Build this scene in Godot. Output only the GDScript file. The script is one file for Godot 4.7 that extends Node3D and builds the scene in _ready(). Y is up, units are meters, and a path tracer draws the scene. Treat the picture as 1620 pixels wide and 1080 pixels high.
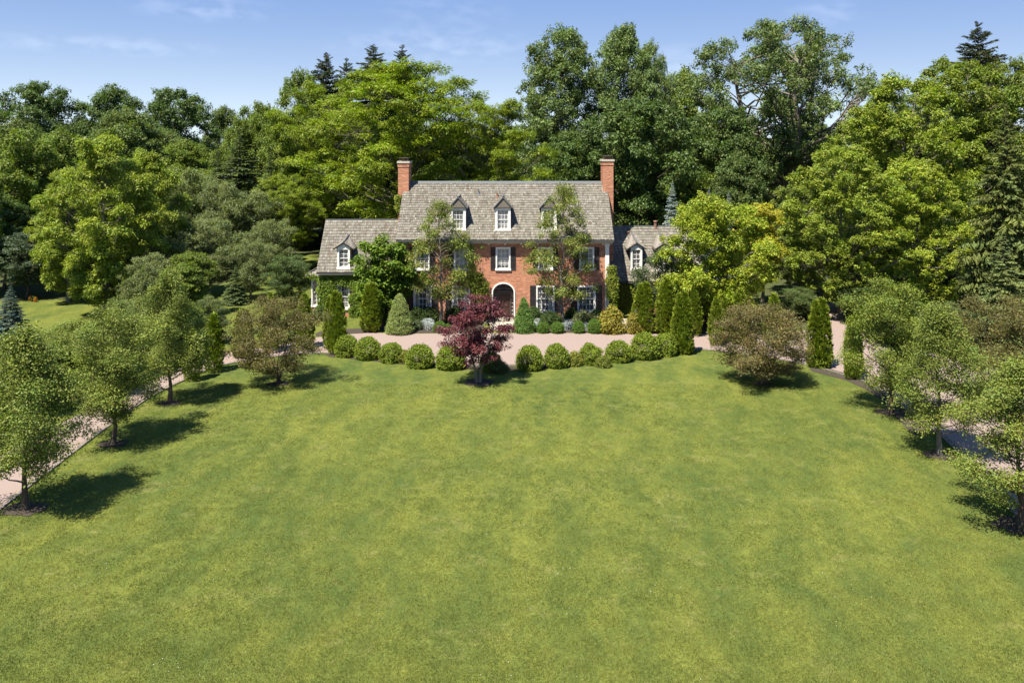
extends Node3D
# A brick country house behind a lawn, seen from the air. Metres; the camera stands 12.4 m above the lawn and looks along -z.

const EYE := 12.4          # camera height
const FOCAL := 1300.0      # focal length in photograph pixels
const HOR := 233.0         # row of the horizon in the photograph
const MIDX := 810.0

var M := {}                # materials
var K := {}                # shared leaf meshes
var taken := {}
var rng := RandomNumberGenerator.new()

# ---------- from photograph pixels to places ----------
func gp(px: float, py: float, y := 0.0) -> Vector3:        # a point on the ground
	var d := FOCAL * EYE / (py - HOR)
	return Vector3((px - MIDX) * d / FOCAL, y, -d)

func ax(px: float, d: float) -> float:
	return (px - MIDX) * d / FOCAL

func ay(py: float, d: float) -> float:
	return EYE - (py - HOR) * d / FOCAL

# ---------- mesh collecting ----------
class MB:
	var v := PackedVector3Array()
	var n := PackedVector3Array()
	var uv := PackedVector2Array()
	var c := PackedColorArray()
	var ix := PackedInt32Array()
	var col := Color(1, 1, 1)

	func face(p: Array, uvs := []) -> void:           # a flat polygon (fan), corners clockwise seen from outside
		var b := v.size()
		var nn: Vector3 = ((p[2] - p[0]) as Vector3).cross(p[1] - p[0]).normalized()
		for i in p.size():
			v.append(p[i])
			n.append(nn)
			c.append(col)
			if uvs.size() == p.size():
				uv.append(uvs[i])
			else:
				var q: Vector3 = p[i]
				if absf(nn.z) > 0.7:
					uv.append(Vector2(q.x, -q.y))
				elif absf(nn.x) > 0.7:
					uv.append(Vector2(q.z, -q.y))
				else:
					uv.append(Vector2(q.x, q.z))
		for i in range(1, p.size() - 1):
			ix.append_array(PackedInt32Array([b, b + i, b + i + 1]))

	func hexa(p: Array) -> void:                      # eight corners: bottom 0-3 (x-z-, x+z-, x+z+, x-z+), top 4-7
		face([p[3], p[7], p[6], p[2]])
		face([p[1], p[5], p[4], p[0]])
		face([p[0], p[4], p[7], p[3]])
		face([p[2], p[6], p[5], p[1]])
		face([p[7], p[4], p[5], p[6]])
		face([p[0], p[3], p[2], p[1]])

	func box(lo: Vector3, hi: Vector3) -> void:
		hexa([Vector3(lo.x, lo.y, lo.z), Vector3(hi.x, lo.y, lo.z), Vector3(hi.x, lo.y, hi.z), Vector3(lo.x, lo.y, hi.z),
			Vector3(lo.x, hi.y, lo.z), Vector3(hi.x, hi.y, lo.z), Vector3(hi.x, hi.y, hi.z), Vector3(lo.x, hi.y, hi.z)])

	func obox(at: Vector3, b: Basis, half: Vector3) -> void:
		var p := []
		for s in [Vector3(-1, -1, -1), Vector3(1, -1, -1), Vector3(1, -1, 1), Vector3(-1, -1, 1), Vector3(-1, 1, -1), Vector3(1, 1, -1), Vector3(1, 1, 1), Vector3(-1, 1, 1)]:
			p.append(at + b * (s * half))
		hexa(p)

	func tube(path: Array, radii: Array, sides := 6, cap := true) -> void:
		var base := v.size()
		var m := path.size()
		var along := 0.0
		for i in m:
			var t: Vector3 = (path[mini(i + 1, m - 1)] - path[maxi(i - 1, 0)]).normalized()
			var s := t.cross(Vector3(0.31, 0.13, 0.94)).normalized()
			var u := t.cross(s).normalized()
			if i > 0:
				along += (path[i] - path[i - 1]).length()
			for k in sides:
				var a := TAU * k / sides
				var d := s * cos(a) + u * sin(a)
				v.append(path[i] + d * radii[i])
				n.append(d)
				c.append(col)
				uv.append(Vector2(float(k) / sides, along))
		for i in m - 1:
			for k in sides:
				var a := base + i * sides + k
				var b := base + i * sides + (k + 1) % sides
				ix.append_array(PackedInt32Array([a, a + sides, b, b, a + sides, b + sides]))
		if cap:
			var p := []
			for k in sides:
				p.append(v[base + (m - 1) * sides + k])
			p.reverse()
			face(p)

	func lathe(at: Vector3, prof: Array, sides := 16) -> void:   # prof: [radius, height] from the bottom up
		var pts := []
		var rad := []
		for q in prof:
			pts.append(at + Vector3(0, q[1], 0))
			rad.append(q[0])
		var base := v.size()
		for i in prof.size():
			for k in sides:
				var a := TAU * k / sides
				var d := Vector3(cos(a), 0, -sin(a))
				v.append(pts[i] + d * rad[i])
				var e: Array = prof[mini(i + 1, prof.size() - 1)]
				var f: Array = prof[maxi(i - 1, 0)]
				var sl := Vector2(e[1] - f[1], f[0] - e[0]).normalized()
				n.append((d * sl.x + Vector3(0, sl.y, 0)).normalized())
				c.append(col)
				uv.append(Vector2(float(k) / sides, prof[i][1]))
		for i in prof.size() - 1:
			for k in sides:
				var a := base + i * sides + k
				var b := base + i * sides + (k + 1) % sides
				ix.append_array(PackedInt32Array([a, a + sides, b, b, a + sides, b + sides]))

	func mesh() -> ArrayMesh:
		var a := []
		a.resize(Mesh.ARRAY_MAX)
		a[Mesh.ARRAY_VERTEX] = v
		a[Mesh.ARRAY_NORMAL] = n
		a[Mesh.ARRAY_TEX_UV] = uv
		a[Mesh.ARRAY_COLOR] = c
		a[Mesh.ARRAY_INDEX] = ix
		var m := ArrayMesh.new()
		m.add_surface_from_arrays(Mesh.PRIMITIVE_TRIANGLES, a)
		return m

# ---------- naming ----------
func numbered(called: String) -> String:
	taken[called] = taken.get(called, -1) + 1
	return called if taken[called] == 0 else "%s_%03d" % [called, taken[called]]

func thing(called: String, label: String, category: String, at := Vector3.ZERO, group := "", turn := 0.0) -> Node3D:
	var o := Node3D.new()
	o.name = numbered(called)
	add_child(o, true)
	o.position = at
	o.rotation.y = turn
	o.set_meta("label", label)
	o.set_meta("category", category)
	if group != "":
		o.set_meta("group", group)
	return o

func node(called: String, parent: Node3D, at := Vector3.ZERO) -> Node3D:
	var o := Node3D.new()
	o.name = called
	parent.add_child(o, true)
	o.position = at
	return o

func part(called: String, mesh: Mesh, mat: Material, parent: Node3D, at := Vector3.ZERO, kind := "") -> MeshInstance3D:
	var o := MeshInstance3D.new()
	o.name = called
	o.mesh = mesh
	o.material_override = mat
	parent.add_child(o, true)
	o.position = at
	if kind != "":
		o.set_meta("kind", kind)
	return o

func setting(called: String, mesh: Mesh, mat: Material) -> MeshInstance3D:
	var o := MeshInstance3D.new()
	o.name = numbered(called)
	o.mesh = mesh
	o.material_override = mat
	add_child(o, true)
	o.set_meta("kind", "structure")
	return o

func scatter(called: String, mesh: Mesh, mat: Material, where: Array, tints: Array, parent: Node3D, kind := "") -> MultiMeshInstance3D:
	var mm := MultiMesh.new()
	mm.transform_format = MultiMesh.TRANSFORM_3D
	mm.use_colors = true
	mm.mesh = mesh
	mm.instance_count = where.size()
	for i in where.size():
		mm.set_instance_transform(i, where[i])
		mm.set_instance_color(i, tints[i])
	var o := MultiMeshInstance3D.new()
	o.name = called
	o.multimesh = mm
	o.material_override = mat
	parent.add_child(o, true)
	if kind != "":
		o.set_meta("kind", kind)
	return o

# ---------- materials ----------
func lin(r: float, g: float, b: float) -> Color:
	return Color(r, g, b).linear_to_srgb()

func mat(called: String, c: Color, rough := 0.8, spec := 0.4) -> StandardMaterial3D:
	var m := StandardMaterial3D.new()
	m.resource_name = called
	m.albedo_color = c
	m.roughness = rough
	m.metallic_specular = spec
	M[called] = m
	return m

func leafmat(called: String, back: Color, rough := 0.55, spec := 0.4) -> void:
	var m := mat(called, Color.WHITE, rough, spec)
	m.vertex_color_use_as_albedo = true
	m.backlight_enabled = true
	m.backlight = back

func noise(freq: float, sd: int, oct := 4) -> FastNoiseLite:
	var f := FastNoiseLite.new()
	f.noise_type = FastNoiseLite.TYPE_SIMPLEX_SMOOTH
	f.frequency = freq
	f.seed = sd
	f.fractal_octaves = oct
	return f

func tex(im: Image) -> ImageTexture:
	return ImageTexture.create_from_image(im)

func brick_image() -> Array:                          # albedo and relief of stretcher-bond brickwork, 16 x 48 bricks
	var w := 1024
	var h := 1024
	var im := Image.create(w, h, false, Image.FORMAT_RGB8)
	var re := Image.create(w, h, false, Image.FORMAT_L8)
	var joint := Color(0.38, 0.30, 0.23).linear_to_srgb()
	im.fill(joint)
	re.fill(Color(0.2, 0.2, 0.2))
	var r := RandomNumberGenerator.new()
	r.seed = 11
	for row in 48:
		var y0 := int(row * h / 48.0)
		var y1 := int((row + 1) * h / 48.0) - 4
		for k in 17:
			var x0 := int((k - (0.5 if row % 2 else 0.0)) * w / 16.0)
			var x1 := int((k + 1 - (0.5 if row % 2 else 0.0)) * w / 16.0) - 4
			var g := r.randf_range(0.8, 1.22)
			var base := Vector3(0.40, 0.155, 0.085)
			if r.randf() < 0.16:
				base = Vector3(0.31, 0.10, 0.054)
			elif r.randf() < 0.2:
				base = Vector3(0.45, 0.195, 0.115)
			var cc := Color(base.x * g, base.y * g, base.z * g).linear_to_srgb()
			im.fill_rect(Rect2i(maxi(x0, 0), y0, mini(x1, w) - maxi(x0, 0), y1 - y0), cc)
			re.fill_rect(Rect2i(maxi(x0, 0), y0, mini(x1, w) - maxi(x0, 0), y1 - y0), Color(0.8, 0.8, 0.8))
	return [tex(im), tex(re)]

func grain_image(size: int, sd: int, lo: float, hi: float, strokes: int, length: int) -> Image:   # short strokes in random directions, grey
	var im := Image.create(size, size, false, Image.FORMAT_RGB8)
	im.fill(Color((lo + hi) * 0.5, (lo + hi) * 0.5, (lo + hi) * 0.5))
	var r := RandomNumberGenerator.new()
	r.seed = sd
	for i in strokes:
		var p := Vector2(r.randf() * size, r.randf() * size)
		var d := Vector2.from_angle(r.randf() * TAU)
		var g := r.randf_range(lo, hi)
		var yel := r.randf_range(0.9, 1.0)
		var cc := Color(g * r.randf_range(0.92, 1.04), g, g * yel)
		for k in length:
			im.set_pixel(posmod(int(p.x + d.x * k), size), posmod(int(p.y + d.y * k), size), cc)
	return im

func lawn_image() -> Image:                           # turf tones over 80 m: patches, mowing bands run towards the house, dry spots
	var s := 1024
	var im := Image.create(s, s, false, Image.FORMAT_RGB8)
	var a := noise(0.006, 3, 3)
	var b := noise(0.03, 8, 4)
	var e := noise(0.16, 21, 3)
	var f := noise(0.012, 33, 2)
	for y in s:
		for x in s:
			var big := a.get_noise_2d(x, y)
			var bend := f.get_noise_2d(x, y)
			var wx := (x + bend * 16.0 + 0.12 * y) / 14.2
			var lay := clampf(sin(wx * PI) * 2.2, -1.0, 1.0) * (0.5 + 0.8 * absf(f.get_noise_2d(x + 400, y)))
			var t := 0.55 + 0.40 * big + 0.38 * b.get_noise_2d(x, y * 0.7) + 0.36 * e.get_noise_2d(x, y * 0.5) + 0.19 * lay
			t = clampf(t, 0.0, 1.0)
			var dry := clampf((b.get_noise_2d(x + 900, y * 1.3 + 300) + 0.6 * e.get_noise_2d(x + 99, y) - 0.30) * 2.2, 0.0, 1.0)
			var r := lerpf(0.088, 0.190, t)
			var g := lerpf(0.126, 0.206, t)
			var bl := lerpf(0.035, 0.046, t)
			r = lerpf(r, 0.25, dry * 0.45)
			g = lerpf(g, 0.235, dry * 0.45)
			bl = lerpf(bl, 0.09, dry * 0.45)
			im.set_pixel(x, y, Color(r, g, bl).linear_to_srgb())
	return im

func speck_image(s: int, sd: int, c1: Color, c2: Color, c3: Color) -> Image:   # gravel or mulch grain with broad tone changes
	var im := Image.create(s, s, false, Image.FORMAT_RGB8)
	var a := noise(0.012, sd, 3)
	var b := noise(0.35, sd + 5, 2)
	for y in s:
		for x in s:
			var t := clampf(0.5 + 0.8 * b.get_noise_2d(x, y), 0.0, 1.0)
			var u := clampf(0.5 + 0.9 * a.get_noise_2d(x, y), 0.0, 1.0)
			im.set_pixel(x, y, c1.lerp(c2, t).lerp(c3, u * 0.5).linear_to_srgb())
	return im

func make_materials() -> void:
	var br := brick_image()
	var m := mat("brick", Color.WHITE, 0.9, 0.2)
	m.albedo_texture = br[0]
	m.uv1_scale = Vector3(1.0 / 3.44, 1.0 / 3.6, 1)
	m.heightmap_enabled = true
	m.heightmap_texture = br[1]
	m.heightmap_scale = 0.8
	mat("white_paint", lin(0.70, 0.69, 0.66), 0.5)
	mat("cream_paint", lin(0.50, 0.46, 0.38), 0.6)
	mat("black_paint", lin(0.028, 0.029, 0.034), 0.5)
	mat("door_wood", lin(0.045, 0.022, 0.018), 0.35)
	mat("dark_trim", lin(0.05, 0.042, 0.04), 0.5)
	mat("plaster", lin(0.42, 0.39, 0.34), 0.95, 0.1)
	mat("floor_boards", lin(0.15, 0.085, 0.045), 0.6, 0.3)
	mat("blind", lin(0.55, 0.56, 0.58), 0.9, 0.2)
	mat("curtain", lin(0.5, 0.48, 0.44), 0.95, 0.1)
	mat("metal_gutter", lin(0.06, 0.06, 0.062), 0.45)
	mat("lead", lin(0.10, 0.11, 0.118), 0.6)
	mat("copper_cap", lin(0.07, 0.055, 0.045), 0.5)
	mat("clay", lin(0.20, 0.115, 0.085), 0.9, 0.2)
	mat("limestone", lin(0.42, 0.38, 0.31), 0.9, 0.2)
	mat("lamp_glass", lin(0.7, 0.7, 0.66), 0.3)
	mat("grey_wall", lin(0.5, 0.5, 0.5), 0.8)
	mat("slate", lin(0.11, 0.125, 0.15), 0.7)
	m = mat("glass", Color(0.9, 0.95, 1.0, 0.06), 0.02, 0.5)
	m.transparency = BaseMaterial3D.TRANSPARENCY_ALPHA
	m = mat("shake", Color.WHITE, 0.9, 0.2)
	m.vertex_color_use_as_albedo = true
	var wood := grain_image(256, 4, 0.8, 1.0, 5000, 14)
	m.albedo_texture = tex(wood)
	m.uv1_scale = Vector3(1.2, 1.2, 1)
	mat("roof_deck", lin(0.2, 0.18, 0.16), 0.9)
	# bark
	for q in [["bark_grey", Color(0.17, 0.15, 0.125)], ["bark_brown", Color(0.085, 0.066, 0.05)], ["bark_pale", Color(0.30, 0.27, 0.23)]]:
		m = mat(q[0], Color.WHITE, 0.95, 0.2)
		var c1: Color = q[1]
		m.albedo_texture = tex(speck_image(128, 40, c1 * 0.65, c1 * 1.3, c1))
		m.uv1_scale = Vector3(2, 0.7, 1)
	# ground
	m = mat("lawn", Color.WHITE, 0.95, 0.15)
	m.albedo_texture = tex(lawn_image())
	m.uv1_scale = Vector3(1.0 / 80, 1.0 / 80, 1)
	var blades := grain_image(512, 7, 0.62, 1.0, 34000, 8)
	m.detail_enabled = true
	m.detail_blend_mode = BaseMaterial3D.BLEND_MODE_MUL
	m.detail_uv_layer = BaseMaterial3D.DETAIL_UV_2
	m.detail_albedo = tex(blades)
	m.uv2_scale = Vector3(1.0 / 5.3, 1.0 / 5.3, 1)
	m = mat("woodland_floor", Color.WHITE, 0.95, 0.1)
	m.albedo_texture = tex(speck_image(256, 60, Color(0.04, 0.055, 0.02), Color(0.07, 0.085, 0.03), Color(0.06, 0.05, 0.03)))
	m.uv1_scale = Vector3(1.0 / 9, 1.0 / 9, 1)
	m = mat("gravel", Color.WHITE, 0.95, 0.15)
	m.albedo_texture = tex(speck_image(512, 70, Color(0.165, 0.127, 0.112), Color(0.305, 0.243, 0.216), Color(0.23, 0.178, 0.157)))
	m.uv1_scale = Vector3(1.0 / 7, 1.0 / 7, 1)
	m = mat("mulch", Color.WHITE, 0.95, 0.15)
	m.albedo_texture = tex(speck_image(256, 80, Color(0.022, 0.017, 0.014), Color(0.095, 0.078, 0.067), Color(0.05, 0.041, 0.036)))
	m.uv1_scale = Vector3(1.0 / 2.5, 1.0 / 2.5, 1)
	m = mat("edging_stone", Color.WHITE, 0.9, 0.2)
	m.albedo_texture = tex(speck_image(128, 90, Color(0.12, 0.105, 0.095), Color(0.24, 0.21, 0.19), Color(0.17, 0.15, 0.135)))
	m = mat("flagstone", Color.WHITE, 0.9, 0.2)
	m.vertex_color_use_as_albedo = true
	# leaves
	leafmat("leaf", Color(0.83, 0.90, 0.33))
	leafmat("leaf_gloss", Color(0.76, 0.83, 0.34), 0.5, 0.36)
	leafmat("leaf_needle", Color(0.62, 0.68, 0.34), 0.65, 0.28)
	leafmat("leaf_purple", Color(0.66, 0.25, 0.28), 0.5)
	leafmat("grass", Color(0.72, 0.80, 0.3), 0.7, 0.25)

# ---------- foliage: sprays of separate four-cornered leaves, joined into one crown mesh per plant form ----------
const TONES := 7
var QUADS := PackedInt32Array()

func rdir() -> Vector3:
	while true:
		var p := Vector3(rng.randf() * 2 - 1, rng.randf() * 2 - 1, rng.randf() * 2 - 1)
		var l := p.length_squared()
		if l > 0.01 and l < 1.0:
			return p / sqrt(l)
	return Vector3.UP

class Crown:
	var tri := false
	var v := PackedVector3Array()
	var c := PackedColorArray()
	func put(s: Dictionary, xf: Transform3D, tone: int) -> void:
		tri = s.tri
		v.append_array(xf * (s.v as PackedVector3Array))
		c.append_array(s.c[tone])

func crown_mesh(k: Crown) -> ArrayMesh:
	var n := k.v.size() / 4
	var at := QUADS.size() / 6
	if at < n:
		QUADS.resize(n * 6)
		for i in range(at, n):
			QUADS[i * 6] = i * 4
			QUADS[i * 6 + 1] = i * 4 + 1
			QUADS[i * 6 + 2] = i * 4 + 2
			QUADS[i * 6 + 3] = i * 4
			QUADS[i * 6 + 4] = i * 4 + 2
			QUADS[i * 6 + 5] = i * 4 + 3
	var a := []
	a.resize(Mesh.ARRAY_MAX)
	a[Mesh.ARRAY_VERTEX] = k.v
	a[Mesh.ARRAY_COLOR] = k.c
	if not k.tri:
		a[Mesh.ARRAY_INDEX] = QUADS.slice(0, n * 6)
	var m := ArrayMesh.new()
	m.add_surface_from_arrays(Mesh.PRIMITIVE_TRIANGLES, a)
	return m

# the same leaves in seven tones, so that each spray of a crown can differ a little
func toned(v: PackedVector3Array, c: PackedColorArray, tri := false) -> Dictionary:
	var o := []
	for t in TONES:
		var g := 0.80 + 0.40 * t / (TONES - 1.0)
		var hue := 0.07 * sin(t * 2.3)
		var d := PackedColorArray()
		for x in c:
			d.append(Color(x.r * g * (1 + hue) * 0.64, x.g * g * 0.64, x.b * g * (1 - hue) * 0.64))
		o.append(d)
	return {"v": v, "c": o, "tri": tri}

# n leaves of length ll and width lw through a flattened ball of radius r
func spray(n: int, r: float, flat: float, ll: float, lw: float, up: float, out: float, droop: float, sd: int, twigs := 0, twig := Color(1.2, 0.8, 1.6), tri := false) -> Array:
	var res := []
	for variant in 3:
		rng.seed = sd * 10 + variant
		var v := PackedVector3Array()
		var c := PackedColorArray()
		for i in n:
			var d := rdir()
			var p := d * (r * pow(rng.randf(), 0.42))
			p.y *= flat
			var nn := (rdir() * 0.75 + Vector3.UP * (up + 0.3) + d * out).normalized()
			var a := d + rdir() * 0.8 + Vector3.DOWN * droop
			a = (a - nn * a.dot(nn)).normalized()
			var b := nn.cross(a)
			var s := rng.randf_range(0.7, 1.25)
			var l := ll * s
			var w := lw * s * 0.5
			if tri:
				v.append(p + b * w)
				v.append(p + a * l + b * w * rng.randf_range(-0.6, 0.6))
				v.append(p - b * w + a * l * rng.randf_range(0.0, 0.3))
			else:
				v.append(p)
				v.append(p + a * (l * 0.45) + b * w + nn * (w * 0.3))
				v.append(p + a * l)
				v.append(p + a * (l * 0.45) - b * w + nn * (w * 0.3))
			var g := rng.randf_range(0.70, 1.30)
			var h := rng.randf_range(-0.12, 0.12)
			var cc := Color(g * (1.0 + h), g, g * (1.0 - h * 0.5))
			for k in (3 if tri else 4):
				c.append(cc)
		for i in twigs:
			var d := (rdir() + Vector3.UP * 0.3).normalized()
			d.y *= flat
			var e := d * r * rng.randf_range(0.7, 1.15)
			var st := -d * r * 0.25 + Vector3.DOWN * r * 0.2
			for s in [e.cross(Vector3.UP).normalized(), e.cross(e.cross(Vector3.UP)).normalized()]:
				var z: Vector3 = s * r * 0.015
				for q in ([st - z, st + z, e] if tri else [st - z, st + z, e + z * 0.4, e - z * 0.4]):
					v.append(q)
					c.append(twig)
		res.append(toned(v, c, tri))
	return res

# one conifer bough of unit length along +x, side twigs hung with narrow needle sprays
func bough(sd: int, hang: float, nt: int) -> Array:
	var res := []
	for variant in 3:
		rng.seed = sd * 10 + variant
		var v := PackedVector3Array()
		var c := PackedColorArray()
		for i in nt:
			var t := (i + 0.5) / nt
			var q := Vector3(0.12 + 0.86 * t, -0.12 * t * t, 0)
			for side in [-1.0, 1.0]:
				var ln: float = ((0.36 if hang < 0.8 else 0.27) * (1.0 - t) + 0.09) * rng.randf_range(0.6, 1.15)
				var dir := Vector3(0.62, -hang * rng.randf_range(0.5, 1.2), side * rng.randf_range(0.7, 1.0)).normalized()
				for k in 4:
					var u := (k + 0.5) / 4.0
					var p := q + dir * ln * u
					var dd := (dir + rdir() * 0.55 + Vector3.DOWN * hang * 0.5).normalized()
					var wv := dd.cross(rdir()).normalized() * 0.019
					var l2 := 0.17 * rng.randf_range(0.7, 1.2)
					for z in [p - wv, p + dd * l2 * 0.5 + wv * 1.5, p + dd * l2, p + dd * l2 * 0.4 - wv * 1.7]:
						v.append(z)
					var g := rng.randf_range(0.75, 1.25)
					for z in 4:
						c.append(Color(g, g, g))
			var dd2 := (Vector3(0.8, 0.25, rng.randf_range(-0.6, 0.6))).normalized()
			var wv2 := dd2.cross(Vector3.UP).normalized() * 0.03
			for z in [q - wv2, q + dd2 * 0.1 - wv2, q + dd2 * 0.17, q + wv2]:
				v.append(z)
				c.append(Color(1.1, 1.1, 1.1))
		res.append(toned(v, c))
	return res

# a flat upright fan of scale leaves, as on arborvitae: unit height, growing along +y, leaning out along +z
func fan(sd: int, n: int) -> Array:
	var res := []
	for variant in 3:
		rng.seed = sd * 10 + variant
		var v := PackedVector3Array()
		var c := PackedColorArray()
		for i in n:
			var a := rng.randf_range(-1.0, 1.0)
			var z := rng.randf_range(-0.5, 0.3)
			var st := Vector3(a * 0.22, rng.randf_range(0.0, 0.45), z * 0.4)
			var dir := Vector3(a * 0.75 + rng.randf_range(-0.2, 0.2), 1.0, rng.randf_range(0.05, 0.75)).normalized()
			var nn := (Vector3(rng.randf_range(-0.9, 0.9), 0.35, 1.0)).normalized()
			var b := dir.cross(nn).normalized()
			var l := rng.randf_range(0.35, 0.65)
			var w := 0.085
			v.append(st)
			v.append(st + dir * l * 0.55 + b * w)
			v.append(st + dir * l)
			v.append(st + dir * l * 0.55 - b * w)
			var g := rng.randf_range(0.75, 1.25)
			for k in 4:
				c.append(Color(g, g, g))
		res.append(toned(v, c))
	return res

func make_leaves() -> void:
	var T := Color(1.2, 0.8, 1.6)
	K["broad"] = spray(40, 1.0, 0.75, 0.46, 0.38, 0.55, 0.55, 0.3, 101, 0, T, true)
	K["cotton"] = spray(40, 1.0, 0.9, 0.43, 0.39, 0.35, 0.6, 0.5, 102, 0, T, true)
	K["locust"] = spray(56, 1.0, 0.45, 0.50, 0.22, 0.9, 0.25, 0.5, 103, 0, T, true)
	K["walnut"] = spray(48, 1.0, 0.65, 0.62, 0.25, 0.6, 0.4, 0.9, 104, 0, T, true)
	K["maple"] = spray(40, 1.0, 0.8, 0.52, 0.46, 0.7, 0.5, 0.3, 105, 0, T, true)
	K["olive"] = spray(44, 1.0, 0.8, 0.55, 0.20, 0.3, 0.5, 0.2, 106, 3, Color(1.4, 1.1, 1.9), true)
	K["pear"] = spray(84, 0.44, 0.85, 0.088, 0.062, 0.4, 0.5, 0.25, 107, 4)
	K["crab"] = spray(84, 0.42, 0.8, 0.098, 0.058, 0.4, 0.45, 0.2, 108, 5)
	K["purple"] = spray(64, 0.40, 0.5, 0.15, 0.07, 0.7, 0.3, 0.5, 109, 4, Color(0.7, 1.6, 1.3))
	K["thin"] = spray(46, 0.5, 0.85, 0.15, 0.105, 0.4, 0.5, 0.25, 110, 7, Color(1.6, 1.2, 5.0))
	K["magnolia"] = spray(44, 0.42, 0.7, 0.23, 0.16, 0.75, 0.5, 0.2, 111)
	K["box"] = spray(20, 0.12, 0.9, 0.066, 0.048, 0.2, 0.95, 0.0, 112)
	K["shrub"] = spray(40, 0.26, 0.85, 0.10, 0.06, 0.4, 0.7, 0.0, 113, 2)
	K["ivy"] = spray(20, 0.24, 1.0, 0.14, 0.125, 0.35, 0.2, 0.6, 114)
	K["spruce"] = bough(115, 0.35, 14)
	K["weeping"] = bough(116, 1.0, 16)
	K["fan"] = fan(117, 14)
	K["dwarf"] = spray(22, 0.13, 0.9, 0.085, 0.03, 0.25, 1.0, 0.0, 118)
	K["silver"] = spray(40, 0.22, 0.6, 0.10, 0.035, 0.5, 0.6, 0.0, 119)

var tinted := {}
func leaf_tint(called: String, c: Color) -> StandardMaterial3D:
	var key := called + str(c)
	if not tinted.has(key):
		var m: StandardMaterial3D = M[called].duplicate()
		m.albedo_color = lin(c.r * 1.65, c.g * 1.65, c.b * 1.65)      # the leaves' own tones average 0.64
		tinted[key] = m
	return tinted[key]

# ---------- plants ----------
func profile(shape: String, t: float) -> float:
	match shape:
		"umbrella": return pow(clampf(sin(PI * pow(clampf(t, 0, 1), 1.35)), 0.0, 1.0), 0.55)
		"locust": return pow(clampf(sin(PI * pow(clampf(t, 0, 1), 1.1)), 0.0, 1.0), 0.42)
		"oval": return pow(clampf(sin(PI * pow(clampf(t, 0, 1), 0.85)), 0.0, 1.0), 0.6)
		"egg": return pow(clampf(sin(PI * pow(clampf(t, 0, 1), 0.62)), 0.0, 1.0), 0.8)
		"dome": return sqrt(clampf(1.0 - t * t, 0.0, 1.0))
	return pow(clampf(sin(PI * clampf(t, 0, 1)), 0.0, 1.0), 0.5)

func wobble(a: Vector3, b: Vector3, n: int, amount: float) -> Array:
	var p := []
	for i in n + 1:
		var t := float(i) / n
		var q := a.lerp(b, t)
		if i > 0 and i < n:
			q += rdir() * amount * (b - a).length()
		p.append(q)
	return p

var forms := {}          # tree forms: wood and crown meshes, shared between trees of one form

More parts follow.
